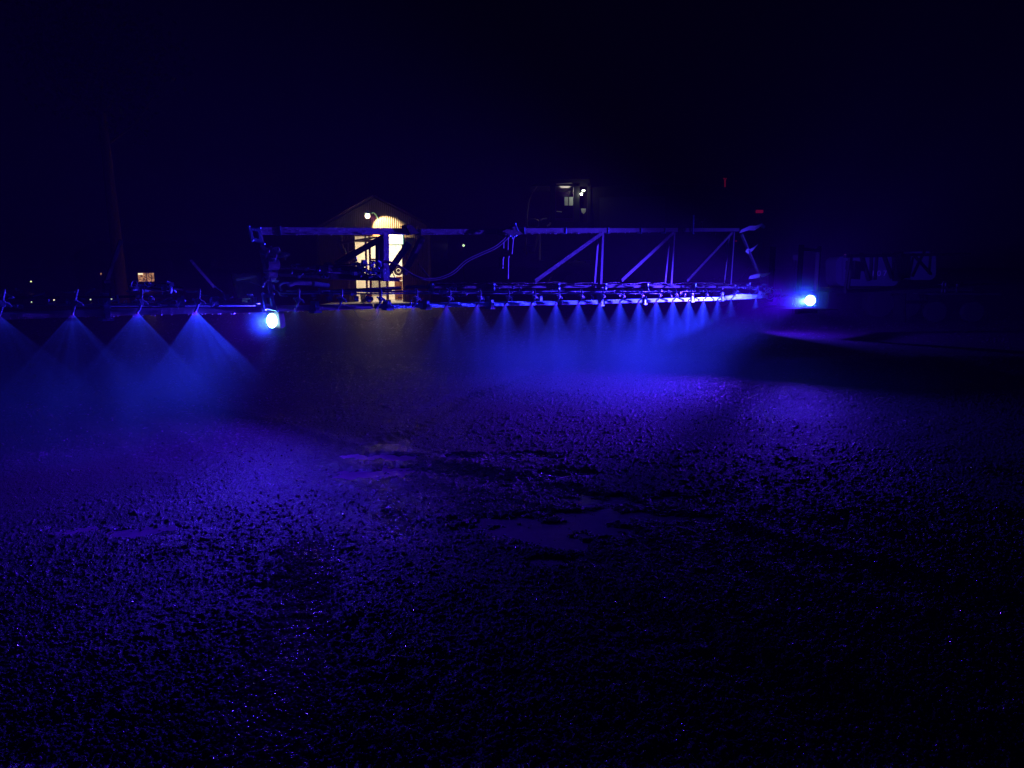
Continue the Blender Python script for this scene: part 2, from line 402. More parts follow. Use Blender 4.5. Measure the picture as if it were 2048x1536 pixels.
def build_pebbles():
    rg = np.random.default_rng(5); n = 58000
    y = 2.1 * (13.0 / 2.1) ** rg.random(n); u = rg.uniform(-.74, .74, n); x = u * y
    patch = fbm(x * 1.3, y * 1.3, 3, 51); k = rg.random(n) < np.clip((patch - .30) * 3.2, .12, 1); x = x[k]; y = y[k]; n = len(x)
    wp = [G(*p) for p in ((618, 1090), (612, 1160), (598, 1240), (575, 1320), (550, 1400), (530, 1470), (510, 1570))]
    ne = 13000; tt = rg.random(ne) * (len(wp) - 1); i_ = tt.astype(int); f_ = tt - i_  # extra flat pebbles added so this strip glints under the near lamp
    wx = np.array([p.x for p in wp]); wy = np.array([p.y for p in wp])
    x = np.concatenate([x, wx[i_] * (1 - f_) + wx[i_ + 1] * f_ + rg.normal(0, .075, ne)]); y = np.concatenate([y, wy[i_] * (1 - f_) + wy[i_ + 1] * f_ + rg.normal(0, .06, ne)]); n = len(x)
    zf = np.full(n, .75); zf[-ne:] = .32
    h, _, _ = ground_h(x, y)
    t = (1 + 5 ** .5) / 2
    V = np.array([(-1, t, 0), (1, t, 0), (-1, -t, 0), (1, -t, 0), (0, -1, t), (0, 1, t), (0, -1, -t), (0, 1, -t), (t, 0, -1), (t, 0, 1), (-t, 0, -1), (-t, 0, 1)]) / 1.9
    Fc = np.array([(0, 11, 5), (0, 5, 1), (0, 1, 7), (0, 7, 10), (0, 10, 11), (1, 5, 9), (5, 11, 4), (11, 10, 2), (10, 7, 6), (7, 1, 8), (3, 9, 4), (3, 4, 2), (3, 2, 6), (3, 6, 8), (3, 8, 9), (4, 9, 5), (2, 4, 11), (6, 2, 10), (8, 6, 7), (9, 8, 1)])
    r_ = 0.0022 + 0.0075 * rg.random(n) ** 3
    r_[-ne:] = rg.uniform(.003, .009, ne)
    A = rg.normal(size=(n, 3, 3)); Q = np.linalg.qr(A)[0]
    sc = rg.uniform(.6, 1.35, (n, 1, 3)); P_ = (V[None] * sc * rg.uniform(.85, 1.15, (n, 12, 1))) @ Q * r_[:, None, None]
    P_[:, :, 2] *= zf[:, None]
    P_ += np.stack([x, y, h + r_ * .35], 1)[:, None, :]
    co = P_.reshape(-1, 3).astype(np.float32); q = (Fc[None] + 12 * np.arange(n)[:, None, None]).reshape(-1).astype(np.int32)
    me = bpy.data.meshes.new("gravel"); me.vertices.add(len(co)); me.vertices.foreach_set("co", co.ravel())
    me.loops.add(len(q)); me.loops.foreach_set("vertex_index", q); nf = len(q) // 3
    me.polygons.add(nf); me.polygons.foreach_set("loop_start", np.arange(0, len(q), 3, dtype=np.int32)); me.polygons.foreach_set("loop_total", np.full(nf, 3, np.int32))
    me.update(calc_edges=True)
    at = me.attributes.new("stone", 'FLOAT', 'POINT'); at.data.foreach_set("value", np.repeat(rg.random(n) ** 1.6, 12).astype(np.float32))
    m, t_, N, L = nodes('wet_pebbles'); b = N["Principled BSDF"]
    a = N.new("ShaderNodeAttribute"); a.attribute_name = "stone"; mx = N.new("ShaderNodeMix"); mx.data_type = 'RGBA'
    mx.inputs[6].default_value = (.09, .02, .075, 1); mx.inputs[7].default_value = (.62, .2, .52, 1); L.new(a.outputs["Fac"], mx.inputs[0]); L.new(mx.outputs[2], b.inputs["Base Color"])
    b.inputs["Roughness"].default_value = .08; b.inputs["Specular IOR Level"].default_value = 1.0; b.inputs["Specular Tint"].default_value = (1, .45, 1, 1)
    me.materials.append(m); o = bpy.data.objects.new("gravel", me); COL.objects.link(o)
    tag(o, "loose wet pebbles scattered over the muddy yard", None, None, 'stuff')
build_pebbles()
def build_water():
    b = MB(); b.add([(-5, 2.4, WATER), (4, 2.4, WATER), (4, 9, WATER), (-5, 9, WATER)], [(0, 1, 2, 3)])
    m, t, N, L = nodes('puddle_water')
    p = N["Principled BSDF"]; p.inputs["Base Color"].default_value = (0.75, 0.16, 0.65, 1); p.inputs["Roughness"].default_value = 0.30  # bright violet base colour stands in for lit mist mirrored in the water
    p.inputs["IOR"].default_value = 1.33
    tc = N.new("ShaderNodeTexCoord"); nz = N.new("ShaderNodeTexNoise"); nz.inputs["Scale"].default_value = 9; nz.inputs["Detail"].default_value = 2
    L.new(tc.outputs["Object"], nz.inputs["Vector"])
    bp = N.new("ShaderNodeBump"); bp.inputs["Strength"].default_value = 0.12; bp.inputs["Distance"].default_value = 0.02
    L.new(nz.outputs["Fac"], bp.inputs["Height"]); L.new(bp.outputs["Normal"], p.inputs["Normal"])
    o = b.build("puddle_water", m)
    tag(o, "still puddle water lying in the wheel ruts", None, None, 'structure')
build_water()

# ------------------------------------------------------------------ the spray boom
boom = empty("sprayer_boom", (NOZ(15).x, NOZ(15).y, 0), "long wet grey steel spray boom reaching across the whole yard", "spray boom")
def chord(name, pts, n, w, h, m='steel', th=None):
    b = MB(); q = [BP(x, y, n) for x, y in pts]
    for k in range(len(q) - 1):
        b.bar(q[k] - (q[k + 1] - q[k]).normalized() * 0.002 * (k % 2), q[k + 1], w, h)
    return b.build(name, M[m], boom)
# upper chord sections, butted with splice plates
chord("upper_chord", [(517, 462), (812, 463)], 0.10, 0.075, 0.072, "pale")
chord("upper_chord", [(838, 464), (1003, 463)], 0.10, 0.075, 0.066)
chord("upper_chord", [(1044, 462), (1212, 461)], 0.10, 0.075, 0.072)
chord("upper_chord", [(1213, 461), (1352, 460)], 0.10, 0.070, 0.066)
chord("upper_chord", [(1368, 460), (1476, 459.5)], 0.10, 0.060, 0.060)
# lower chord sections
for a, c in (((-160, 637), (205, 625)), ((216, 624.5), (520, 618.5)), ((552, 617.5), (742, 612.5)), ((752, 612.3), (842, 610.5)), ((852, 610.2), (975, 608)),
             ((985, 607.6), (1110, 605.7)), ((1120, 605.4), (1192, 604)), ((1206, 603.4), (1284, 601.2)), ((1291, 601), (1381, 598.8)), ((1386, 598.7), (1440, 597.2))):
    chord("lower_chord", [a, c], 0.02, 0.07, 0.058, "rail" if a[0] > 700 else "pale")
# tapered end box near the far lamp
b = MB(); b.slab([BP(1444, 600, .0), BP(1444, 594, 0), BP(1475, 588, 0), BP(1535, 590, 0), BP(1535, 596, 0)], NH, 0.09); b.build("end_box", M['zinc'], boom)
# sleeve clamps on the lower chord, bright galvanised
for x, y, hpx in ((210, 611, 50), (630, 612, 19), (774, 608, 17), (852, 608, 15), (980, 607, 15), (1200, 598, 22), (1286, 599, 15), (1381, 594, 15), (1441, 592, 15)):
    b = MB(); c = BP(x, y, 0.02); d = hpx / FPX * (c - CAMV).dot(FV)
    b.box(c, (0.045, 0.095, d), (DH, NH, Vector((0, 0, 1))))
    b.box(c + Vector((0, 0, -d / 2 - .012)), (0.09, 0.11, 0.02), (DH, NH, Vector((0, 0, 1))))
    b.build("clamp", M['zinc'], boom)
# rear rail with cable bundle
for a, c in (((560, 588), (800, 576)), ((812, 574), (1180, 572.5)), ((1188, 572.5), (1430, 573.5)), ((1434, 574), (1530, 576))):
    chord("rear_rail", [a, c], 0.24, 0.045, 0.04)
for a, c in (((-160, 597), (118, 595)), ((150, 594.5), (360, 592))):
    chord("rear_rail", [a, c], -0.01, 0.04, 0.022, 'dark')
def hose(pts, n, r, name="hose", m='rubber', wob=0.0, sub=6):
    q = []
    P3 = [BP(x, y, n) for x, y in pts]
    P3 = [P3[0]] + P3 + [P3[-1]]
    for k in range(1, len(P3) - 2):
        for t in range(sub):
            t = t / sub; p0, p1, p2, p3 = P3[k - 1:k + 3]
            v = 0.5 * ((2 * p1) + (p2 - p0) * t + (2 * p0 - 5 * p1 + 4 * p2 - p3) * t * t + (3 * p1 - p0 - 3 * p2 + p3) * t ** 3)
            q.append(v + Vector((random.uniform(-wob, wob), random.uniform(-wob, wob), random.uniform(-wob, wob))))
    q.append(P3[-1])
    b = MB(); b.tube(q, r, 7); return b.build(name, M[m], boom)
# cable bundle lying on the rear rail, sagging between ties
xs = list(range(860, 1540, 22))
for k, dy in enumerate((0, 2.2, -1.5)):
    hose([(x, 567 + dy + random.uniform(-1.6, 1.6)) for x in xs], 0.22 + 0.02 * k, 0.008 - .001 * k, "cable", wob=0.003)
hose([(x, 583 + random.uniform(-.8, .8)) for x in range(600, 1480, 40)], 0.10, 0.011, "spray_pipe", 'plastic')
hose([(x, 587 + random.uniform(-.5, .5)) for x in range(560, 1440, 40)], 0.06, 0.009, "spray_pipe", 'plastic')
hose([(x, 612 - x * .004) for x in range(150, 540, 40)], 0.06, 0.010, "spray_pipe", 'plastic')
# bright cable ties round the rail
for x in (862, 985, 1115, 1209, 1293, 1388):
    b = MB(); c = BP(x, 575, 0.215); s = 17 / FPX * (c - CAMV).dot(FV)
    b.box(c, (0.03, 0.075, s * .9), (DH, NH, Vector((0, 0, 1)))); b.build("rail_strap", M['zinc'], boom)
# small uprights between chord and rail
for x in (362, 432, 713, 966, 976, 1082, 1185, 1290, 1379, 1440):
    b = MB(); a = BP(x, 592 if x > 500 else 593, 0.06); c = BP(x, 603 if x > 500 else 614, 0.06)
    b.bar(a, c, 0.012, 0.05, side=NH); b.build("upright", M['zinc'], boom)
# diagonals and posts of the truss
def brace(x0, y0, x1, y1, w, n0=.10, n1=.10, m='steel', name="diagonal_brace"):
    b = MB(); a = BP(x0, y0, n0); c = BP(x1, y1, n1); b.bar(a, c, w, w); return b.build(name, M[m], boom)
for q in ((1201, 467, 1068, 562, .055, .1, .2), (1345, 465, 1241, 561, .055, .1, .2), (1463, 465, 1372, 562, .050, .1, .2), (1483, 468, 1523, 562, .042, .1, .12),
          (764, 476, 672, 528, .055, .1, .3), (818, 486, 772, 552, .055, .14, .34), (846, 474, 808, 548, .055, .14, .3)):
    brace(*q)
for q in ((1204, 467, 1200, 568, .048), (1195, 476, 1188, 567, .036, .14, .24), (1347.5, 465, 1341, 568, .042), (1338, 476, 1329, 567, .034, .14, .24), (1467, 464, 1460, 569, .042), (1457.5, 474, 1447, 568, .034, .14, .24)):
    brace(*q, name="post")
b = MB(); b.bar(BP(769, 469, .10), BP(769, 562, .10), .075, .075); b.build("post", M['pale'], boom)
b = MB(); b.bar(BP(758, 474, .2), BP(758, 560, .2), .06, .06); b.build("post", M['dark'], boom)
brace(242, 480, 213, 562, .03, .24, .24, 'dark'); brace(380, 520, 428, 575, .026, .24, .24, 'dark')
brace(213, 560, 213, 592, .05, .1, .1, 'steel', "post")
# inner tie rod (555..540, slanted left)
brace(575, 590, 500, 562, .02, .2, .2, 'dark')
# hinge plates with square openings and the slanting hinge post
def plate_frame(c4, n, th, wpx):
    b = MB(); cx = sum(p[0] for p in c4) / 4; cyy = sum(p[1] for p in c4) / 4
    inn = [(x + (cx - x) * wpx, y + (cyy - y) * wpx) for x, y in c4]
    o = [BP(*p, n) for p in c4]; i_ = [BP(*p, n) for p in inn]
    for k in range(4):
        k2 = (k + 1) % 4
        b.slab([o[k], o[k2], i_[k2], i_[k]], -NH, th)
    for p in o: b.ball(p - NH * (th + .008), .014, 6, 4)
    return b
plate_frame([(494, 453), (516, 456), (524, 488), (501, 481)], .03, .03, .5).build("hinge_plate", M['zinc'], boom)
plate_frame([(522, 587), (543, 588), (551, 622), (528, 617)], .0, .03, .5).build("hinge_plate", M['zinc'], boom)
b = MB(); b.bar(BP(517, 455, .06), BP(525, 489, .06), .05, .018); b.bar(BP(535, 545, .04), BP(548, 622, .02), .03, .035); b.bar(BP(527, 500, .1), BP(536, 545, .1), .08, .05); b.build("hinge_post", M['pale'], boom)
b = MB()
c = BP(540, 530, .02); b.tube([c - DH * .05 - NH * .02, c + DH * .07 - NH * .02], .055, 12)
b.tube([BP(541, 517, .0), BP(552, 523, .0), BP(553, 534, .0)], .014, 8); b.box(BP(540, 533, 0), (.13, .06, .07), (DH, NH, Vector((0, 0, 1))))
b.box(BP(545, 548, 0.01), (.09, .05, .05), (DH, NH, Vector((0, 0, 1)))); b.tube([BP(536, 552, 0), BP(553, 553, 0)], .02, 8); b.tube([BP(540, 558, 0), BP(550, 557, 0)], .022, 8)
b.build("swivel_joint", M['pale'], boom)
# crumpled plastic sheet caught on the hinge
def sheet():
    n, k = 22, 12; vs = []; fs = []
    for i in range(n):
        for j in range(k):
            s = i / (n - 1); t = j / (k - 1)
            x = 523 + 52 * s; top = 488 + 17 * s + 3 * math.sin(s * 9); bot = 516 + 3 * math.sin(s * 14)
            y = top + (bot - top) * t
            p = BP(x, y, 0.05) + NH * (0.035 * math.sin(s * 17 + t * 4) + 0.02 * math.sin(s * 31 - t * 6)) + Vector((0, 0, .01 * math.sin(s * 23)))
            vs.append(p)
    for i in range(n - 1):
        for j in range(k - 1): fs.append((i * k + j, (i + 1) * k + j, (i + 1) * k + j + 1, i * k + j + 1))
    b = MB(); b.add(vs, fs, True); b.add([v + NH * .004 for v in vs], [f[::-1] for f in fs], True)
    b.build("plastic_sheet", M['tarp'], boom)
sheet()
# hydraulic fold cylinder: rod, barrel, end blocks
b = MB(); b.tube([BP(560, 536, .02), BP(632, 537.5, .02)], .012, 10); rod = b.build("cylinder_rod", M['chrome'], boom)
b = MB(); b.tube([BP(628, 538, .05), BP(720, 541, .05)], .045, 12); b.tube([BP(652, 535, .03), BP(660, 535.2, .03)], .055, 12); b.tube([BP(716, 540, .05), BP(724, 541, .05)], .055, 12)
cyl = b.build("hydraulic_cylinder", M['steel'], boom)
b = MB(); b.slab([BP(641, 532, 0), BP(668, 536, 0), (BP(700, 544, 0)), BP(742, 548, 0), BP(634, 548, 0)], NH, .03); b.build("cylinder_bracket", M['pale'], boom)
b = MB(); b.slab([BP(556, 545, .12), BP(668, 541, .12), BP(800, 556, .12), BP(800, 563, .12), BP(690, 560, .12), BP(560, 553, .12)], NH, .05); b.build("linkage_arm", M['dark'], boom)
# valve block and pipe fittings by the thick post
b = MB()
for x, y in ((722, 534), (730, 540), (738, 545), (727, 527), (715, 528), (748, 546), (757, 540)):
    c = BP(x, y, -.02 + random.uniform(-.02, .03)); b.tube([c - DH * .03, c + DH * .03], .016, 7); b.ring(c, DH, .02, .006, 8, 5)
b.box(BP(770, 547, 0), (.09, .06, .09), (DH, NH, Vector((0, 0, 1)))); b.build("valve_block", M['plastic'], boom)
# lower hose pair and elbow (left middle)
b = MB(); b.tube([BP(577, 570, .05), BP(590, 565, .05), BP(622, 567, .05)], .026, 10); b.build("thick_hose", M['pale'], boom)
b = MB(); b.tube([BP(627, 568, .05), BP(657, 572, .05)], .028, 10); b.build("thick_hose", M['plastic'], boom)
hose([(563, 582), (559, 572), (566, 566), (578, 566)], .0, .012, "hose_elbow", 'plastic')
hose([(548, 578), (555, 582), (562, 590), (575, 592)], .0, .008, "hose", 'plastic')
# the twin hoses that sag from post to the middle hinge
sag = [(668, 530), (700, 529), (725, 531), (748, 527), (768, 521), (790, 527), (803, 534), (822, 547), (840, 555), (858, 557), (880, 554), (905, 543), (930, 521), (960, 506), (985, 495), (1002, 483), (1016, 469)]
hose(sag, 0.0, .0085, "hose", 'steel'); hose([(x + 3, y + 3.2) for x, y in sag[3:]], 0.02, .0085, "hose", 'steel')
hose([(775, 524), (783, 540), (790, 555), (798, 563)], .03, .006, "hose"); hose([(705, 618), (722, 636), (738, 642), (752, 636), (759, 618)], 0, .003, "loose_wire")
hose([(836, 528), (846, 540), (858, 556)], .1, .008, "hose")
# middle hinge knuckle with hydraulic stubs
b = MB(); b.slab([BP(812, 452, .04), BP(818, 449, .04), BP(826, 452, .04), BP(838, 466, .04), BP(822, 470, .04)], NH, .1); b.build("hinge_knuckle", M['dark'], boom)
b = MB(); b.slab([BP(1000, 466, .02), BP(1014, 458, .02), BP(1030, 453, .02), BP(1046, 468, .02), BP(1020, 474, .02)], NH, .1); b.build("hinge_knuckle", M['dark'], boom)
b = MB(); b.tube([BP(1036, 462, .0), BP(1030, 448, .0)], .012, 7); b.ball(BP(1030, 447, 0), .018, 7, 5)
for x, y in ((1020, 472), (1028, 473), (1024, 476), (1032, 471)): b.ball(BP(x, y, -.01), .014, 6, 4)
b.build("hinge_bolts", M['zinc'], boom)
for x0, y0, x1, y1, r in ((1014, 474, 1013.5, 500, .022), (1005, 478, 1005, 497, .022), (1024, 474, 1021, 508, .026), (1003, 514, 1002.5, 537, .028), (1014, 512, 1013.5, 558, .026)):
    b = MB(); b.tube([BP(x0, y0, .05), BP(x1, y1, .05)], r, 10); b.tube([BP(x0, y0, .05), BP(x0, y0 + 3, .05)], r * 1.3, 10); b.build("hydraulic_cylinder", M['steel'], boom)
# straps round the upper chord
for x in (557, 1045, 1128, 1213, 1279, 1327):
    b = MB(); c = BP(x, 461.5, .10); b.box(c, (.012, .09, .09), (DH, NH, Vector((0, 0, 1)))); b.build("chord_strap", M['zinc'], boom)
# mast with beads at 1387 and frayed sheet near the truss end
b = MB(); b.bar(BP(1387, 430, .05), BP(1386, 467, .05), .02, .02)
for y in (441, 446, 467): b.ball(BP(1387, y, .02), .014, 6, 4)
b.build("marker_rod", M['zinc'], boom)
b = MB(); b.tube([BP(1404, 444, .05), BP(1409, 437, .05)], .018, 6); b.bar(BP(1405, 446, .06), BP(1405, 458, .08), .008, .008); b.build("reflector", M['chrome'], boom)
for pts in ([(1482, 463), (1500, 456), (1512, 456), (1524, 450), (1531, 455)], [(1494, 500), (1500, 503), (1508, 498), (1516, 490)], [(1500, 555), (1515, 552), (1532, 550), (1541, 547)]):
    b = MB(); q = [BP(x, y, .08) for x, y in pts]; vs = []
    for k, p in enumerate(q):
        wd = .05 * (1 - abs(k / (len(q) - 1) - .4)); vs += [p + Vector((0, 0, wd)), p - Vector((0, 0, wd)) + NH * .03]
    fs = [(2 * k, 2 * k + 1, 2 * k + 3, 2 * k + 2) for k in range(len(q) - 1)]
    b.add(vs, fs, True); b.add([v + NH * .004 for v in vs], [f[::-1] for f in fs], True); b.build("torn_sheet", M['tarp'], boom)
# coiled hoses and fittings at the boom end, cable loops left
def clutter(name, x0, x1, y0, y1, cnt, n=0.03, m='plastic', r=.012):
    b = MB()
    for _ in range(cnt):
        x = random.uniform(x0, x1); y = random.uniform(y0, y1); c = BP(x, y, n + random.uniform(-.06, .06))
        k = random.random()
        if k < .4: b.tube([c, c + Vector((random.uniform(-1, 1), random.uniform(-1, 1), random.uniform(-.4, .4))).normalized() * random.uniform(.03, .09)], r * random.uniform(.6, 1.1), 6)
        elif k < .7: b.ring(c, Vector((random.uniform(-1, 1), random.uniform(-1, 1), random.uniform(-1, 1))), random.uniform(.015, .035), r * .4, 10, 5)
        else: b.box(c, (random.uniform(.02, .05), random.uniform(.02, .05), random.uniform(.02, .05)), (DH, NH, Vector((0, 0, 1))))
    b.build(name, M[m], boom)['kind'] = 'stuff'
clutter("end_fittings", 1466, 1546, 567, 590, 70)
clutter("pipe_fittings", 860, 1460, 575, 592, 70, r=.010)
clutter("pipe_fittings", 590, 850, 580, 604, 22, r=.010)
clutter("cable_loops", 258, 350, 566, 580, 26, .1, 'plastic', .012)
hose([(262, 582), (258, 572), (266, 567), (290, 568), (305, 572), (325, 568), (338, 570)], .1, .009, "cable")
hose([(290, 575), (320, 580), (350, 576), (365, 578)], .12, .018, "cable")
hose([(428, 572), (445, 585), (452, 600), (440, 610)], .0, .007, "hose", 'plastic')
b = MB(); b.ring(BP(1540, 588, .05), DH + NH, .11, .009, 18, 6); b.build("hose_coil", M['plastic'], boom)
clutter("hinge_fittings", 526, 556, 508, 572, 16, .0, 'plastic', .014)
clutter("hose_fittings", 560, 700, 526, 562, 14, .0, 'plastic', .012)
clutter("rail_fittings", 0, 540, 588, 614, 46, .0, 'plastic', .010)
clutter("post_fittings", 700, 775, 520, 552, 26, -.02, 'plastic', .012)
for x0, y0, x1, y1 in ((30, 577, 45, 582), (40, 586, 46, 582), (170, 588, 190, 578), (183, 580, 190, 578), (300, 612, 345, 596), (400, 588, 452, 604)):
    b = MB(); b.bar(BP(x0, y0, .05), BP(x1, y1, .05), .014, .014); b.build("rail_stay", M['plastic'], boom)
hose([(0, 612), (60, 611), (130, 609), (200, 610), (260, 608), (340, 611), (420, 607), (520, 606)], .04, .009, "spray_pipe", 'plastic')
for x in (213, 362, 430):
    b = MB(); b.box(BP(x, 603 if x > 300 else 605, -.015), (.06, .012, .10), (DH, NH, Vector((0, 0, 1)))); b.ball(BP(x, 603, -.03), .012, 7, 5); b.build("bracket_plate", M['zinc'], boom)
# boxes on far left behind
# hanging cabinet seen between 460 and 520 (dark panel)
b = MB(); b.slab([BP(465, 548, .9), BP(520, 546, .9), BP(530, 616, .9), BP(480, 614, .9)], NH, .05); b.build("rear_panel", M['dark'], boom)
b = MB(); b.bar(BP(474, 560, .4), BP(512, 552, .4), .03, .02); b.build('catch_rod', M['steel'], boom); b = MB(); b.bar(BP(488, 596, .45), BP(490, 612, .45), .1, .1); b.build("catch_lever", M['dark'], boom)

b = MB()
for x0, x1, ya, yb, cnt in ((20, 540, 637, 626, 90), (560, 980, 623.5, 613.5, 40), (1040, 1340, 468.5, 465.5, 40), (560, 1000, 470, 468, 30), (860, 1440, 571, 571, 60)):
    for _ in range(cnt):
        t = random.random(); x = x0 + (x1 - x0) * (t + .15 * math.sin(t * 40) / 4); b.ball(BP(x, ya + (yb - ya) * t + random.uniform(-.8, .3), -.02 if ya > 500 and ya != 571 else .055 if ya != 571 else .2), random.uniform(.003, .007), 6, 4, (1.2, 1, 1))
for _ in range(160):
    x = random.uniform(530, 1440); y = random.uniform(458, 468); b.ball(BP(x, y, .06), random.uniform(.002, .004), 5, 3)
tag(b.build("water_beads", M['water_drop'], boom), None, None, None, 'stuff')
# nozzles: one built, the rest copied
def make_nozzle():
    b = MB(); X = DH; N_ = -NH; Z = Vector((0, 0, 1)); O = Vector((0, 0, 0))
    pr = lambda a, n, z: X * a + N_ * n + Z * z
    b.tube([pr(.045, .0, .175), pr(.038, .02, .165), pr(.018, .045, .105)], .010, 8)      # slanted drop tube
    b.tube([pr(-.04, -.06, .165), pr(-.01, -.02, .16), pr(.03, .0, .165)], .008, 7)         # link to the pipe
    b.ring(pr(.012, .045, .085), N_, .022, .007, 12, 6)                                      # turret ring
    b.tube([pr(.012, .025, .085), pr(.012, .065, .085)], .015, 10)
    b.tube([pr(.03, .045, .09), pr(.058, .045, .078)], .010, 8); b.tube([pr(.055, .045, .078), pr(.066, .045, .06)], .008, 8)
    b.tube([pr(-.01, .045, .092), pr(-.03, .045, .105)], .009, 8)
    b.tube([pr(.010, .045, .065), pr(.004, .03, .03), pr(.002, .0, .012)], [.011, .009, .010], 8)
    b.v = [v * 1.14 for v in b.v]
    o = b.build("nozzle", M['plastic'], boom, origin=(0, 0, 0))
    t = MB(); t.tube([pr(.001, 0, .016), pr(0, 0, -.004)], [.013, .010], 8)
    tip = bpy.data.objects.new("nozzle_tip", t.build("nozzle_tip", M['cream'], None).data)
    for oo in list(bpy.data.objects):
        if oo.type == 'MESH' and oo.data == tip.data and oo != tip: bpy.data.objects.remove(oo)
    COL.objects.link(tip); tip.parent = o
    return o, tip
noz0, tip0 = make_nozzle()
bl = world_loc(boom)
def noz_pos(i): return NOZ(i) - NH * 0.05
IDX = [-1, 0, 1, 2, 3] + list(range(5, 28))
IDX = [i for i in IDX if i not in (24, 26)]
nz_off = {24: 0}
for k, i in enumerate(IDX):
    if k == 0: o, t = noz0, tip0
    else:
        o = noz0.copy(); t = tip0.copy(); COL.objects.link(o); COL.objects.link(t); o.parent = boom; t.parent = o
    o.location = noz_pos(i) - bl
    o.rotation_euler = (0, 0, random.uniform(-.12, .12))

# ---- blue LED work lamps (parts of the boom)
def led(pos, direction, w_, h_, energy, name="work_lamp", visor=None, face=None):
    """housing and glowing lens; `direction` is where the panel shines"""
    d = Vector(direction).normalized(); s = d.cross(Vector((0, 0, 1))).normalized(); u = s.cross(d)
    b = MB(); b.box(pos - d * .045, (w_ * 1.12, .05, h_ * 1.12), (s, d, u))
    for k in range(6): b.box(pos - d * .08 + s * (w_ * (k / 5 - .5)), (.006, .03, h_), (s, d, u))
    b.bar(pos + u * (h_ * .6) - d * .04, pos + u * (h_ * .6 + .06) - d * .04, .03, .02)
    hs = b.build(name, M['dark'], boom)
    return hs, d, s, u
la = BP(545.5, 641, .10)
dA = Vector((-.48, -.86, -.14)).normalized()
hs, d, s, u = led(la, dA, .13, .15, 0)
b = MB(); b.ball(la + d * .01, .056, 16, 12, (.92, .92, 1.3))
b.build("lens", M['led'], hs)
L_A = lamp("lamp_a_light", 'AREA', la + d * .085, POWER_A, BLUE, boom, shape='RECTANGLE', size=.11, size_y=.13); aim(L_A, dA)
L_E = lamp('lamp_a_beam', 'SPOT', la + d * .09, BEAM_A, BLUE, boom, spot_size=math.radians(75), spot_blend=1.0, shadow_soft_size=.05); aim(L_E, -DH - NH * .12 + Vector((0, 0, -.12)))
lb = BP(1620, 601, -.9); print('B', lb, (lb-PA).dot(DH)/D3.length)
dB = (-DH + NH * 0.05 + Vector((0, 0, -.03))).normalized()
hs, d, s, u = led(lb, dB, .17, .17, 0)
b = MB()
for i in range(6):
    t0 = (i + .5) / 6; r = .115 * math.sqrt(max(0, 1 - t0 * t0))
    b.tube([lb - d * .02 + d * (.08 * i / 6), lb - d * .02 + d * (.08 * (i + 1) / 6)], [.10 * math.sqrt(1 - (i / 6) ** 2), .10 * math.sqrt(max(.02, 1 - ((i + 1) / 6) ** 2))], 14)
b.build("lens", M['led'], hs)
L_B = lamp("lamp_b_light", 'AREA', lb + d * .09, POWER_B, BLUE, boom, shape='DISK', size=.06, spread=math.radians(175)); aim(L_B, dB)
tgt = NOZ(9) - NH * .3; tgt.z = .75
L_D = lamp("lamp_b_beam", 'SPOT', lb + d * .10, BEAM_B, BLUE, boom, spot_size=math.radians(43), spot_blend=1.0, shadow_soft_size=.03); aim(L_D, tgt - lb)
# shelf added below the far lamp, shaped to shade the ground in front
b = MB(); c = lb - Vector((0, 0, .13)); dh = Vector((d.x, d.y, 0)).normalized(); sh = dh.cross(Vector((0, 0, 1)))
b.slab([c + (dh * math.cos(a_) + sh * math.sin(a_)) * (.82 + .03 * math.sin(a_ * 7)) for a_ in [math.radians(-64 + 164 * k / 24) for k in range(25)]] + [c - dh * .06], (0, 0, -1), .01)
b.bar(c, lb - d * .1 - Vector((0, 0, .05)), .04, .03); b.build("light_blocker", M['matte'], boom)

# ---- centre frame and far half of the boom, matte black in place of shade
b = MB()
for i0, z0, z1 in ((28.6, -.1, 1.1), (31.5, -.4, 1.2), (33.5, -.4, 1.2)):
    c = NOZ(i0) + NH * .5; b.bar(c + Vector((0, 0, z0)), c + Vector((0, 0, z1)), .09, .09)
for z in (-.35, .1, 1.1): b.bar(NOZ(31.4) + NH * .5 + Vector((0, 0, z)), NOZ(33.6) + NH * .5 + Vector((0, 0, z)), .09, .08)
b.bar(NOZ(27) + NH * .1 + Vector((0, 0, .05)), NOZ(31.5) + NH * .45 + Vector((0, 0, .02)), .06, .06)
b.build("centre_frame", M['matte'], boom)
def farpt(px, py): return BP(px, py, .2)
b = MB()
for q in (((1690, 583), (2010, 566)), ((1690, 512), (1940, 508))): b.bar(farpt(*q[0]), farpt(*q[1]), .07, .09)
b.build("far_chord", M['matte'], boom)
for q in ((1700, 512, 1690, 580, .05), (1703, 512, 1697, 576, .05), (1722, 508, 1738, 560, .08), (1743, 508, 1741, 560, .06), (1754, 508, 1750, 560, .06), (1767, 508, 1784, 555, .08), (1790, 508, 1784, 556, .06), (1795, 506, 1796, 560, .22), (1812, 508, 1808, 556, .2),
          (1826, 515, 1818, 556, .05), (1850, 500, 1825, 552, .06), (1826, 508, 1862, 548, .06), (1862, 502, 1858, 548, .06), (1700, 530, 1722, 534, .2), (1700, 545, 1712, 550, .2)):
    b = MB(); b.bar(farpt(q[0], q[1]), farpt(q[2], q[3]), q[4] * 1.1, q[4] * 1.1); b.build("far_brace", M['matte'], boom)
b = MB(); b.bar(farpt(1800, 588), farpt(1800, 668), .3, .12); b.bar(farpt(1800, 604), farpt(1850, 604), .1, .1); b.bar(farpt(1850, 590), farpt(1850, 668), .12, .12); b.build("support_leg", M['matte'], boom)
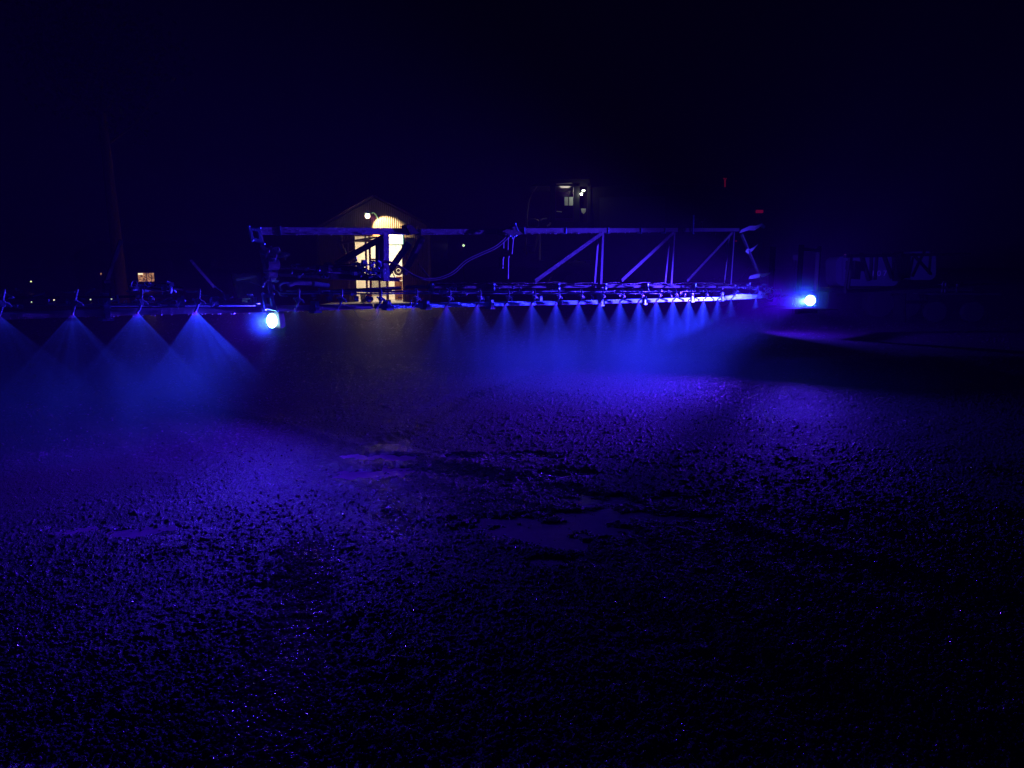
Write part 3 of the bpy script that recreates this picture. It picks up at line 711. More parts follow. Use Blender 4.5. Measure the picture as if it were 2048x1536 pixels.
# lamp on the far side of the frame, shining along the other half
lc = NOZ(31.6) + NH * 1.3 + Vector((0, 0, -.05)); dC = (DH - NH * .8 + Vector((0, 0, -.05))).normalized()
hs, d, s, u = led(lc, dC, .2, .2, 0)
b = MB(); b.box(lc - d * .01, (.18, .02, .18), (s, d, u)); b.build("lens", M['led'], hs)
L_C = lamp("lamp_c_light", 'AREA', lc + d * .03, POWER_C, BLUE, boom, shape='DISK', size=.08); aim(L_C, dC)

# ------------------------------------------------------------------ spray fans and mist
def math_node(N, op, a=None, b=None, c=None, clamp=False):
    n = N.new("ShaderNodeMath"); n.operation = op; n.use_clamp = clamp
    for k, v in enumerate((a, b, c)):
        if v is None: continue
        if isinstance(v, (int, float)): n.inputs[k].default_value = v
        else: n.id_data.links.new(v, n.inputs[k])
    return n.outputs[0]
MISTCOL = (0.12, 1.0, 0.5, 1)
def fan_material(name, k, core=1.7, base=.75, e0=.92, e1=.55):
    m, t, N, L = nodes(name); N.remove(N["Principled BSDF"])
    tc = N.new("ShaderNodeTexCoord"); sp = N.new("ShaderNodeSeparateXYZ"); L.new(tc.outputs["Object"], sp.inputs[0])
    x, y, z = sp.outputs
    d = math_node(N, 'ADD', math_node(N, 'MULTIPLY', z, -1.0), 0.012)
    tt = math_node(N, 'DIVIDE', x, d)
    ta = math_node(N, 'ABSOLUTE', tt)
    edge = N.new("ShaderNodeMapRange"); edge.interpolation_type = 'SMOOTHSTEP'
    edge.inputs[1].default_value = e0; edge.inputs[2].default_value = e1; edge.inputs[3].default_value = 0; edge.inputs[4].default_value = 1
    L.new(ta, edge.inputs[0])
    oi = N.new("ShaderNodeObjectInfo")
    cb = N.new("ShaderNodeCombineXYZ"); L.new(math_node(N, 'MULTIPLY', tt, 9.0), cb.inputs[0]); L.new(math_node(N, 'MULTIPLY', oi.outputs["Random"], 50.0), cb.inputs[1])
    nz = N.new("ShaderNodeTexNoise"); nz.inputs["Scale"].default_value = 1; nz.inputs["Detail"].default_value = 4; nz.inputs["Roughness"].default_value = .7; L.new(cb.outputs[0], nz.inputs["Vector"])
    st = N.new("ShaderNodeMapRange"); st.inputs[1].default_value = .3; st.inputs[2].default_value = .7; st.inputs[3].default_value = .4; st.inputs[4].default_value = 1.6; L.new(nz.outputs["Fac"], st.inputs[0])
    fall = math_node(N, 'MULTIPLY', math_node(N, 'DIVIDE', k, math_node(N, 'POWER', math_node(N, 'ADD', d, .008), 1.7)), math_node(N, 'MULTIPLY_ADD', math_node(N, 'POWER', math_node(N, 'SUBTRACT', 1.0, ta, clamp=True), 5.0), core, base))
    fall = math_node(N, 'MULTIPLY', fall, math_node(N, 'ADD', 1.0, math_node(N, 'DIVIDE', .003, math_node(N, 'POWER', math_node(N, 'ADD', d, .008), 2.0))))
    fade = N.new("ShaderNodeMapRange"); fade.interpolation_type = 'SMOOTHSTEP'
    fade.inputs[1].default_value = 0.35; fade.inputs[2].default_value = 1.0; fade.inputs[3].default_value = 1; fade.inputs[4].default_value = 0.0
    L.new(d, fade.inputs[0])
    # soft across the thin direction
    th = math_node(N, 'DIVIDE', math_node(N, 'ABSOLUTE', y), math_node(N, 'MULTIPLY_ADD', d, .10, .012))
    soft = math_node(N, 'SUBTRACT', 1.0, th, clamp=True)
    dn = math_node(N, 'MULTIPLY', math_node(N, 'MULTIPLY', math_node(N, 'MULTIPLY', fall, edge.outputs[0]), math_node(N, 'MULTIPLY', st.outputs[0], fade.outputs[0])), soft)
    v = N.new("ShaderNodeVolumeScatter"); v.inputs["Color"].default_value = MISTCOL; v.inputs["Anisotropy"].default_value = .25
    L.new(dn, v.inputs["Density"]); L.new(v.outputs[0], N["Material Output"].inputs["Volume"])
    return m
FM = fan_material('fine_spray', 0.45); FMw = fan_material('unlit_spray', 0.06); FMs = fan_material('far_spray', 0.36); FMn = fan_material('near_spray', 0.13, .5, 1.0, .93, .8)  # lower density on the unlit fans stands in for missing lamp light
def wedge_mesh():
    b = MB(); H_ = 1.0; T = .93
    top = [(-.012, -.012, .0), (.012, -.012, .0), (.012, .012, .0), (-.012, .012, .0)]
    bot = [(-T * H_, -.115, -H_), (T * H_, -.115, -H_), (T * H_, .115, -H_), (-T * H_, .115, -H_)]
    b.hexa([Vector(p) for p in bot] + [Vector(p) for p in top])
    me = bpy.data.meshes.new("spray_fan"); me.from_pydata([tuple(v) for v in b.v], [], b.f); me.update(); return me
wm = wedge_mesh(); wm.materials.append(FM)
wm2 = wm.copy(); wm2.materials.clear(); wm2.materials.append(FMw)
wm4 = wm.copy(); wm4.materials.clear(); wm4.materials.append(FMn)
wm3 = wm.copy(); wm3.materials.clear(); wm3.materials.append(FMs)
ORD = "first second third fourth fifth sixth seventh eighth ninth tenth eleventh twelfth thirteenth fourteenth fifteenth sixteenth seventeenth eighteenth nineteenth twentieth twenty-first twenty-second twenty-third".split()
rot = math.atan2(DH.y, DH.x)
for i in IDX:
    me = wm2 if 4 <= i <= 8 else (wm3 if i > 16 else (wm4 if i < 4 else wm))
    o = bpy.data.objects.new("spray_fan", me); COL.objects.link(o)
    o.location = noz_pos(i) + Vector((0, 0, -.002)); o.rotation_euler = (random.uniform(-.03, .03), random.uniform(-.05, .05), rot + random.uniform(-.08, .08))
    if i <= 3:
        lab = {-1: "blue spray fan cut off by the left frame edge", 0: "blue spray fan falling at the far left edge of the yard", 1: "streaky blue spray fan, second nozzle left of the near lamp but two",
               2: "broad blue spray fan under the cable loops left of the near lamp", 3: "brightest streaky spray fan just left of the near lamp"}[i]
        if i == 1: lab = "streaky dark blue spray fan, third one left of the near lamp"
    elif i == 4: lab = "thin blue spray fan falling right under the near lamp"
    elif i <= 8: lab = "barely lit spray fan below the lit doorway, %s nozzle right of the near lamp" % ORD[i - 5]
    else: lab = "blue spray fan under the truss, %s nozzle right of the near lamp" % ORD[IDX.index(i) - IDX.index(5)]
    tag(o, lab, "spray", "spray fans falling from the boom nozzles")
def mist(name, i0, i1, n0, n1, z1, k, label, grad):
    a = NOZ(i0); bq = NOZ(i1); L_ = (bq - a).length
    c = (a + bq) / 2; c.z = 0
    mb = MB(); mb.hexa([Vector(p) for p in ((-L_ / 2, n0, .03), (L_ / 2, n0, .03), (L_ / 2, n1, .03), (-L_ / 2, n1, .03), (-L_ / 2, n0, z1), (L_ / 2, n0, z1), (L_ / 2, n1, z1), (-L_ / 2, n1, z1))])
    m, t, N, L = nodes(name + '_vapour'); N.remove(N["Principled BSDF"])
    tc = N.new("ShaderNodeTexCoord"); sp = N.new("ShaderNodeSeparateXYZ"); L.new(tc.outputs["Object"], sp.inputs[0])
    x, y, z = sp.outputs
    mp = N.new("ShaderNodeMapping"); mp.inputs["Scale"].default_value = (1, 1, .5); L.new(tc.outputs["Object"], mp.inputs[0])
    nz = N.new("ShaderNodeTexNoise"); nz.inputs["Scale"].default_value = 1.1; nz.inputs["Detail"].default_value = 3; nz.inputs["Distortion"].default_value = .4; L.new(mp.outputs[0], nz.inputs["Vector"])
    nm = N.new("ShaderNodeMapRange"); nm.inputs[1].default_value = .36; nm.inputs[2].default_value = .66; nm.inputs[3].default_value = .08; nm.inputs[4].default_value = 1.7; L.new(nz.outputs["Fac"], nm.inputs[0])
    mid = (n0 + n1) / 2; hw = (n1 - n0) / 2
    ny = math_node(N, 'DIVIDE', math_node(N, 'SUBTRACT', y, mid), hw)
    py = math_node(N, 'SUBTRACT', 1.0, math_node(N, 'POWER', math_node(N, 'ABSOLUTE', ny), 2.0), clamp=True)
    zz = math_node(N, 'DIVIDE', z, z1)
    pz = N.new("ShaderNodeMapRange"); pz.interpolation_type = 'SMOOTHSTEP'; pz.inputs[1].default_value = 1.0; pz.inputs[2].default_value = .45; pz.inputs[3].default_value = 0; pz.inputs[4].default_value = 1; L.new(zz, pz.inputs[0])
    xx = math_node(N, 'DIVIDE', math_node(N, 'ADD', x, L_ / 2), L_)
    g = N.new("ShaderNodeFloatCurve")
    cur = g.mapping.curves[0]
    cur.points[0].location = grad[0]; cur.points[-1].location = grad[-1]
    for p in grad[1:-1]: cur.points.new(*p)
    g.mapping.update(); L.new(xx, g.inputs["Value"])
    dn = math_node(N, 'MULTIPLY', math_node(N, 'MULTIPLY', nm.outputs[0], math_node(N, 'MULTIPLY', py, pz.outputs[0])), math_node(N, 'MULTIPLY', g.outputs[0], k))
    v = N.new("ShaderNodeVolumeScatter"); v.inputs["Color"].default_value = MISTCOL; v.inputs["Anisotropy"].default_value = .25
    L.new(dn, v.inputs["Density"]); L.new(v.outputs[0], N["Material Output"].inputs["Volume"])
    me = bpy.data.meshes.new(name); me.from_pydata([tuple(p) for p in mb.v], [], mb.f); me.update(); me.materials.append(m)
    o = bpy.data.objects.new(name, me); COL.objects.link(o); o.location = c; o.rotation_euler = (0, 0, rot)
    tag(o, label, "mist", None, 'stuff')
mist("spray_mist", 4.2, 27, -2.6, .9, .88, 0.27, "blue lit mist hanging under the long boom truss", [(0, .03), (.17, .10), (.24, .7), (.34, 1.0), (.46, .42), (.60, .13), (.8, .04), (1, 0)])
mist("spray_mist", 9.5, 15.5, -5.0, -.4, .72, 0.36, "low blue mist drifting toward the puddles below the truss middle", [(0, 0), (.25, .8), (.5, 1), (.75, .6), (1, 0)])
mist("spray_mist", -3.5, 3.9, -.9, .9, .95, 0.14, "blue lit mist hanging under the near left end of the boom", [(0, .6), (.4, 1), (.7, 1), (.9, .4), (1, 0)])

def puff(c, R, k, label):  # mist ball added round a lamp to give it bloom
    m, t, N, L = nodes('lamp_bloom_volume'); N.remove(N["Principled BSDF"])
    tc = N.new("ShaderNodeTexCoord"); ln = N.new("ShaderNodeVectorMath"); ln.operation = 'LENGTH'; L.new(tc.outputs["Object"], ln.inputs[0])
    q = math_node(N, 'SUBTRACT', 1.0, math_node(N, 'DIVIDE', ln.outputs["Value"], R), clamp=True)
    dn = math_node(N, 'MULTIPLY', math_node(N, 'POWER', q, 2.6), k)
    v = N.new("ShaderNodeVolumeScatter"); v.inputs["Color"].default_value = MISTCOL; v.inputs["Anisotropy"].default_value = .0
    L.new(dn, v.inputs["Density"]); L.new(v.outputs[0], N["Material Output"].inputs["Volume"])
    mb = MB(); mb.ball((0, 0, 0), R * 1.03, 20, 12); me = bpy.data.meshes.new("lamp_bloom"); me.from_pydata([tuple(p) for p in mb.v], [], mb.f); me.update(); me.materials.append(m)
    o = bpy.data.objects.new("lamp_bloom", me); COL.objects.link(o); o.location = c; tag(o, label, "mist", None, 'stuff')
puff(la + dA * .02, .34, .7, "blue bloom round the near lamp, made as a mist ball")
puff(lb + dB * .02, .85, .8, "blue bloom round the far lamp, made as a mist ball")

# ------------------------------------------------------------------ shed
SY = 34.0
shed = empty("shed", (PY(757, 605, SY).x, SY, 0), "corrugated gabled shed with a lit glazed doorway behind the boom", "shed")
def S(px, py, dy=0.0): return PY(px, py, SY + dy)
def corr(b, px0, px1, pz0, topf, y, pitch=.085, amp=.018):
    """corrugated sheet between two x (metres) from z0 up to topf(x)"""
    n = max(2, int((px1 - px0) / (pitch / 6))); vs = []; fs = []
    for i in range(n + 1):
        x = px0 + (px1 - px0) * i / n; yy = y + amp * math.cos(2 * math.pi * x / pitch)
        vs += [(x, yy, pz0 if not callable(pz0) else pz0(x)), (x, yy, topf(x))]
    for i in range(n): fs.append((2 * i, 2 * i + 2, 2 * i + 3, 2 * i + 1))
    b.add(vs, fs, True)
XL = S(640, 600).x; XR = S(860, 600).x; XA = S(754, 600).x
ZE = S(860, 452).z; ZP = S(754, 396).z; ZEL = S(640, 460).z
def gtop(x): return (ZE + (ZP - ZE) * (XR - x) / (XR - XA)) if x > XA else (ZP - (ZP - ZEL) * (XA - x) / (XA - XL))
DX0 = S(714, 600).x; DX1 = S(806, 600).x; DZ = S(760, 468).z
b = MB(); corr(b, XL, DX0, 0, gtop, SY); corr(b, DX1, XR, 0, gtop, SY); corr(b, DX0, DX1, DZ, gtop, SY); b.build("gable_wall", M['iron'], shed)
b = MB(); vs = []
for k in range(40):
    pass
b.boxlo((XR + .02, SY + .02, 0), (XR + .08, SY + 9, ZE)); b.build('side_wall', M['iron'], shed); b = MB(); b.boxlo((XL - .08, SY + .02, 0), (XL - .02, SY + 9, ZEL)); b.build("side_wall", M['iron'], shed)
b = MB(); b.slab([(XA, SY - .35, ZP + .05), (XR + .35, SY - .35, ZE - .12), (XR + .35, SY + 9.3, ZE - .12), (XA, SY + 9.3, ZP + .05)], (0, 0, 1), .07)
b.slab([(XL - .35, SY - .35, ZEL - .12), (XA - .004, SY - .35, ZP + .05), (XA - .004, SY + 9.3, ZP + .05), (XL - .35, SY + 9.3, ZEL - .12)], (0, 0, 1), .07); b.build("roof", M['roof'], shed)
b = MB(); b.boxlo((XR - .06, SY - .06, 0), (XR + .05, SY - .025, ZE - .1)); b.boxlo((S(680, 0).x - .03, SY - .06, 0), (S(680, 0).x + .03, SY - .025, S(0, 487).z)); b.build("corner_trim", M['trim'], shed)
b = MB(); x_ = S(669, 0).x; b.tube([(x_, SY - .14, S(0, 470).z), (x_, SY - .14, S(0, 494).z), (x_ + .12, SY - .14, S(0, 501).z), (x_ + .13, SY - .14, S(0, 508).z)], .05, 8); b.build("downpipe", M['trim'], shed)
# porch soffit slanting over the left panel
b = MB(); b.slab([S(676, 484, -.3), S(756, 472, -.3), S(756, 475, -.3), S(676, 489, -.3)], (0, 1, 0), .3); b.build("porch_eave", M['roof'], shed)
# room behind the doorway
b = MB()
RYD = SY + 3.2
b.boxlo((DX0 - .6, RYD, 0), (DX1 + .6, RYD + .08, DZ + .3)); b.boxlo((DX0 - .68, SY + .1, 0), (DX0 - .6, RYD, DZ + .3)); b.boxlo((DX1 + .6, SY + .1, 0), (DX1 + .68, RYD, DZ + .3)); b.boxlo((DX0 - .7, SY + .1, DZ + .3), (DX1 + .7, RYD + .1, DZ + .38))
b.build("inner_wall", M['white'], shed)
b = MB(); b.boxlo((DX0 - .6, SY - .1, -.05), (DX1 + .6, RYD, .05)); b.build("threshold", M['concrete'], shed)
df = MB()
for x0, x1 in ((714, 718), (722, 726.5), (741, 745), (757, 762), (793, 797)):
    df.boxlo((S(x0, 0).x, SY + .02, .05), (S(x1, 0).x, SY + .12, DZ))
df.boxlo((DX0, SY + .03, S(0, 484).z), (S(762, 0).x, SY + .11, S(0, 479).z)); df.boxlo((S(724, 0).x, SY + .03, S(0, 520).z), (S(745, 0).x, SY + .10, S(0, 517).z)); df.boxlo((S(762, 0).x, SY + .03, S(0, 490).z), (DX1, SY + .10, S(0, 487).z))
df.boxlo((DX0, SY + .025, DZ - .1), (DX1, SY + .125, DZ)); df.build("door_frame", M['wood'], shed)
g = MB(); g.boxlo((S(726.5, 0).x, SY + .06, .3), (S(741, 0).x, SY + .07, S(0, 520).z)); g.boxlo((S(745, 0).x, SY + .06, .3), (S(757, 0).x, SY + .07, S(0, 484).z)); g.build("door_glass", M['glass'], shed)
lamp("shed_room_light", 'AREA', (XA + .2, SY + 1.6, DZ + .2), 200, (1, .86, .62), shed, shape='SQUARE', size=1.2)
# gooseneck wall lamp
wl = empty("wall_lamp", tuple(S(757, 440)), "glowing yellow gooseneck lamp high on the shed gable", "lamp")
hp = S(735, 432, -1.0)
b = MB(); w0 = S(757, 440); pts = []
for k in range(9):
    t = k / 8; pts.append(w0.lerp(hp, t) + Vector((0, 0, .28 * math.sin(t * math.pi) * (1 - t * .3))))
b.tube(pts, .025, 7); b.build("arm", M['zinc'], wl)
b = MB(); b.tube([hp + Vector((0, 0, .22)), hp + Vector((0, 0, .15)), hp + Vector((0, 0, .11))], [.04, .09, .15], 12, cap=False); b.build("shade", M['zinc'], wl)
b = MB(); b.ball(hp, .105, 12, 8); b.build("bulb", M['warm'], wl)
wsp = lamp("wall_lamp_light", 'SPOT', hp + Vector((0.05, .1, .02)), 1700, (1, .70, .34), wl, shadow_soft_size=.03, spot_size=math.radians(64), spot_blend=.4); aim(wsp, (.6, 1, -.62))
fl = empty("floodlight", tuple(S(789, 478, -.2)), "square white floodlight glaring above the right door leaf", "floodlight")
b = MB(); c = S(789, 478, -.35); b.box(c + Vector((0, .09, .02)), (.80, .12, .52)); b.build("housing", M['zinc'], fl)
b = MB(); b.box(c, (.72, .05, .44)); b.build("lens", M['warmwhite'], fl)
lf = lamp("floodlight_light", 'AREA', c - Vector((0, .08, 0)), 1, (1, .80, .52), fl, shape='RECTANGLE', size=.7, size_y=.4); aim(lf, (0.05, -.9, -.45))
# things in the doorway
b = MB(); c = S(797, 541, 1.2); b.ring(c, (0, 1, 0), .17, .07, 18, 8); b.tube([c - Vector((0, .02, 0)), c + Vector((0, .04, 0))], .08, 12); tag(b.build("fan", M['dark'], None, origin=c), "dark round fan seen inside the bright doorway", "fan")
b = MB(); b.boxlo(S(792, 560, 1.0), S(806, 553, 1.5) + Vector((0, 0, .0))); b.boxlo(S(790, 600, 1.0) * 1, S(807, 562, 1.5)); tag(b.build("cabinet", M['wood'], None), "brown cabinet inside the right side of the doorway", "cabinet")
for x0, x1, m, nm, lb_ in ((720.5, 732, 'cream', "bucket", "cream tub standing beside the red one at the shed door"), (733, 743, 'red', "bucket", "small red tub standing at the shed door")):
    b = MB(); a = S(x0, 597, -.4); c = S(x1, 588, -.4); r = (c.x - a.x) / 2; ctr = Vector(((a.x + c.x) / 2, a.y, 0))
    b.tube([ctr + Vector((0, 0, .05)), ctr + Vector((0, 0, .42))], [r * .85, r], 16); b.ring(ctr + Vector((0, 0, .42)), (0, 0, 1), r, .012, 16, 5)
    tag(b.build(nm, M[m], None, origin=ctr), lb_, "tub", "tubs at the shed door")
# pale apron in front of the door
b = MB(); b.boxlo((S(670, 600).x, SY - 4.0, -.05), (S(830, 600).x, SY - .1, .045)); o = b.build("pavement", M['concrete']); tag(o, "pale concrete apron in front of the lit shed door", None, None, 'structure')

# ------------------------------------------------------------------ harvester
HYD = 26.0
hv = empty("harvester", (PY(1300, 600, HYD + 1).x, HYD + 1, 0), "tall dark harvester with a glazed cab parked behind the boom", "harvester")
def Hh(px, py, dy=0.0): return PY(px, py, HYD + dy)
def hbar(pts, r, m, name, seg=7, parent=None):
    b = MB(); b.tube([Hh(*p) for p in pts], r, seg); return b.build(name, M[m], parent or hv)
b = MB(); b.slab([Hh(1062, 372), Hh(1090, 358), Hh(1178, 358), Hh(1183, 372)], (0, 1, 0), 1.9); b.build("cab_roof", M['paint'], hv)
for dy in (0, 1.85):
    hbar([(1074, 372, dy), (1064, 385, dy), (1057, 405, dy), (1054, 430, dy), (1052, 470, dy)], .028, 'trim', "cab_pillar")
    b = MB(); b.slab([Hh(1147, 366, dy), Hh(1159, 366, dy), Hh(1159, 455, dy), Hh(1147, 455, dy)], (0, 1, 0), .06); b.build("cab_pillar", M['paint'], hv)
    b = MB(); b.slab([Hh(1100, 366, dy), Hh(1111, 366, dy), Hh(1111, 455, dy), Hh(1100, 455, dy)], (0, 1, 0), .06); b.build("cab_pillar", M['paint'], hv)
b = MB(); b.slab([Hh(1176, 366, .0), Hh(1181, 366, .0), Hh(1181, 455, .0), Hh(1176, 455, .0)], (0, 1, 0), 1.9); b.build("cab_rear_wall", M['paint'], hv)
b = MB(); b.slab([Hh(1052, 462), Hh(1056, 438), Hh(1075, 438), Hh(1180, 446), Hh(1180, 520), Hh(1082, 520), Hh(1082, 462)], (0, 1, 0), 1.9); b.build("cab_floor_box", M['paint'], hv)
hbar([(1112, 368, -.02), (1118, 367, -.02), (1144, 366, -.02)], .02, 'trim', "door_top_rail"); hbar([(1139, 390, -.01), (1143, 383, -.01), (1146, 381, -.01)], .02, 'paint', "window_catch")
b = MB(); b.slab([Hh(1112, 367, .03), Hh(1146, 367, .03), Hh(1146, 436, .03), Hh(1112, 436, .03)], (0, 1, 0), .01); b.build("door_glass", M['glass'], hv)
b = MB(); b.slab([Hh(1160, 374, .03), Hh(1175, 374, .03), Hh(1175, 448, .03), Hh(1160, 448, .03)], (0, 1, 0), .01); b.build("side_glass", M['glass'], hv)
for x0, x1 in ((1129, 1136), (1138, 1146)):
    b = MB(); b.slab([Hh(x0, 394, .02), Hh(x1, 394, .02), Hh(x1, 411, .02), Hh(x0, 411, .02)], (0, -1, 0), .004); o = b.build("paper_notice", None, hv)
    m_, t_, N_, L_ = nodes('notice_paper'); bb = N_["Principled BSDF"]; bb.inputs["Base Color"].default_value = (.8, .8, .8, 1)
    o.data.materials.append(M['paper'])
hbar([(1054, 444, -.03), (1058, 439, -.03), (1070, 438, -.03), (1077, 441, -.03), (1077, 452, -.03), (1070, 455, -.03), (1056, 454, -.03), (1054, 444, -.03)], .02, 'trim', "lower_window_frame")
hbar([(1113, 423, -.01), (1124, 424, -.01)], .015, 'cream', "seat_edge")
hbar([(1081, 441, -.1), (1086, 438, -.1), (1094, 437, -.1)], .03, 'cream', "handrail"); hbar([(1094, 452, -.1), (1099, 449, -.1), (1101, 445, -.1)], .035, 'cream', "handrail")
hbar([(1052, 475, -.15), (1052, 500, -.15), (1054, 508, -.15)], .035, 'trim', "ladder_rail"); hbar([(1076, 470, -.15), (1072, 490, -.15), (1068, 503, -.15)], .035, 'trim', "ladder_rail")
b = MB(); b.box(Hh(1065, 506, -.2), (.18, .3, .05)); b.box(Hh(1062, 490, -.2), (.3, .3, .03)); b.build("ladder_step", M['trim'], hv)
b = MB(); b.ball(Hh(1167, 381, -.12), .055, 10, 6, (1.2, 1, .6)); b.build("cab_lamp", M['whitelamp'], hv)
b = MB(); b.slab([Hh(1162, 417, -.1), Hh(1172, 417, -.1), Hh(1171, 424, -.1), Hh(1167, 428, -.1), Hh(1163, 424, -.1)], (0, 1, 0), .05); b.build("mirror", M['paper'], hv)
lamp("cab_lamp_light", 'POINT', Hh(1167, 384, -.32), 6, (.9, 1, .75), hv, shadow_soft_size=.05)
lamp("cab_inner_light", 'POINT', Hh(1130, 384, .7), 11, (1, .85, .7), hv, shadow_soft_size=.2)
b = MB(); b.slab([Hh(1182, 375, .1), Hh(1260, 368, .1), Hh(1440, 372, .1), Hh(1520, 420, .1), Hh(1524, 500, .1), Hh(1480, 560, .1), Hh(1200, 560, .1)], (0, 1, 0), 2.4); b.build("body", M['paint'], hv)
b = MB(); b.slab([Hh(1200, 395, .06), Hh(1330, 392, .06), Hh(1330, 470, .06), Hh(1200, 470, .06)], (0, 1, 0), .05); b.build("side_panel", M['dark'], hv)
for px, r, wd in ((1150, .92, .7), (1440, .62, .5)):
    for dy in (-.2, 2.0):
        w_ = bpy.data.objects.new("wheel", None); c = Hh(px, 600, dy); c.z = r
        b = MB(); n = 28
        prof = [(.55, 0), (.93, 0), (1, .12), (1, .88), (.93, 1), (.55, 1)]
        vs = []; fs = []
        for k in range(n):
            a = 2 * math.pi * k / n
            for rr, yy in prof: vs.append(c + Vector((r * rr * math.cos(a), wd * (yy - .5), r * rr * math.sin(a))))
        for k in range(n):
            for q in range(5): fs.append((k * 6 + q, ((k + 1) % n) * 6 + q, ((k + 1) % n) * 6 + q + 1, k * 6 + q + 1))
        b.add(vs, fs, True)
        for k in range(n): 
            a = 2 * math.pi * (k + .5) / n; b.box(c + Vector((r * math.cos(a), 0, r * math.sin(a))), (.05, wd * .9, .05))
        ty = b.build("wheel", M['tyre'], hv, origin=c)
        b = MB(); b.tube([c - Vector((0, wd * .3, 0)), c + Vector((0, wd * .3, 0))], r * .56, 20); b.build("rim", M['trim'], ty)
b = MB(); b.box(Hh(1519, 423, .05), (.24, .06, .10)); b.build("tail_light", M['redlamp'], hv)
b = MB(); b.box(Hh(1448, 357, .3), (.035, .04, .035)); b.box(Hh(1452, 357.5, .3), (.035, .04, .035)); b.bar(Hh(1450, 359, .32), Hh(1450, 374, .32), .03, .05); b.build("beacon", M['reddim'], hv)
b = MB(); b.box(Hh(1472, 482, .05), (.06, .04, .03)); b.build("marker_light", M['redlamp'], hv)

# ------------------------------------------------------------------ tank trailer with number
TY = 24.0
tt_ = empty("tank_trailer", (PY(1780, 600, TY + .9).x, TY + .9, 0), "pale tank trailer numbered 107 behind the dark right truss", "trailer")
def T_(px, py, dy=0.0): return PY(px, py, TY + dy)
def rounded(px0, py0, px1, py1, r, dy, th, n=5, corners=(1, 1, 1, 1)):
    pts = []
    for (cx, cyy, a0, on) in ((px1 - r, py0 + r, -90, corners[1]), (px1 - r, py1 - r, 0, corners[2]), (px0 + r, py1 - r, 90, corners[3]), (px0 + r, py0 + r, 180, corners[0])):
        for k in range(n + 1):
            a = math.radians(a0 + 90 * k / n); pts.append(T_(cx + r * math.cos(a), cyy + r * math.sin(a), dy))
    b = MB(); b.slab(pts, (0, 1, 0), th); return b
rounded(1672, 513, 1797, 572, 13, 0, .8).build("tank", M['tank'], tt_)
b = MB()
for x in (1683, 1697, 1729, 1744, 1778): b.slab([T_(x - .8, 516, -.012), T_(x + .8, 516, -.012), T_(x + .8, 560, -.012), T_(x - .8, 560, -.012)], (0, -1, 0), .02)
b.slab([T_(1690, 529, -.010), T_(1793, 529, -.010), T_(1793, 531, -.010), T_(1690, 531, -.010)], (0, -1, 0), .03); b.build("tank_rib", M['tank'], tt_)
b = rounded(1751, 535, 1775, 556, 3, -.06, .055); b.build("number_panel", M['tank'], tt_)
fc = bpy.data.curves.new("number", 'FONT'); fc.body = "107"; fc.size = .25; fc.extrude = .004; fc.space_character = 1.5
ft = bpy.data.objects.new("number_curve", fc); fc.materials.append(M['letter'])
fm = bpy.data.meshes.new_from_object(ft); bpy.data.objects.remove(ft)
fo = bpy.data.objects.new("number", fm); COL.objects.link(fo); fo.parent = tt_
p = T_(1742, 552, -.075); fo.location = p - world_loc(tt_); fo.rotation_euler = (math.pi / 2, 0, 0)
b = MB(); b.boxlo(T_(1665, 585, .1), T_(1890, 574, 1.7)); b.build("chassis", M['dark'], tt_)
rounded(1815, 503, 1872, 560, 14, .1, 1.4).build("hatch", M['tank'], tt_)
for px in (1760, 1815):
    c = T_(px, 600, .1); c.z = .45; b = MB(); b.tube([c, c + Vector((0, .3, 0))], .45, 22); b.tube([c - Vector((0, .02, 0)), c + Vector((0, .04, 0))], .2, 16); b.build("wheel", M['tyre'], tt_)
# small water glints on a machine to the right
hk = empty("pallet_cart", (PY(1890, 600, 22).x, 22, 0), "low dark cart with wet glints right of the trailer", "cart")
b = MB(); b.boxlo(PY(1862, 590, 22), PY(1960, 584, 23)); b.build("bed", M['dark'], hk)
b = MB()
for x, y in ((1886, 565), (1882, 569), (1889, 564), (1915, 567), (1925, 566), (1890, 547), (1897, 546)): b.ball(PY(x, y, 22), .03, 6, 4, (1.6, 1, .6))
for x in (1886, 1915, 1892): b.boxlo(PY(x - 2, 588, 22), PY(x + 2, 566, 22.05))
b.build("bracket", M['chrome'], hk)
for x in (1875, 1950): 
    b = MB(); c = PY(x, 600, 22); c.z = .3; b.tube([c, c + Vector((0, .2, 0))], .3, 18); b.build("wheel", M['tyre'], hk)

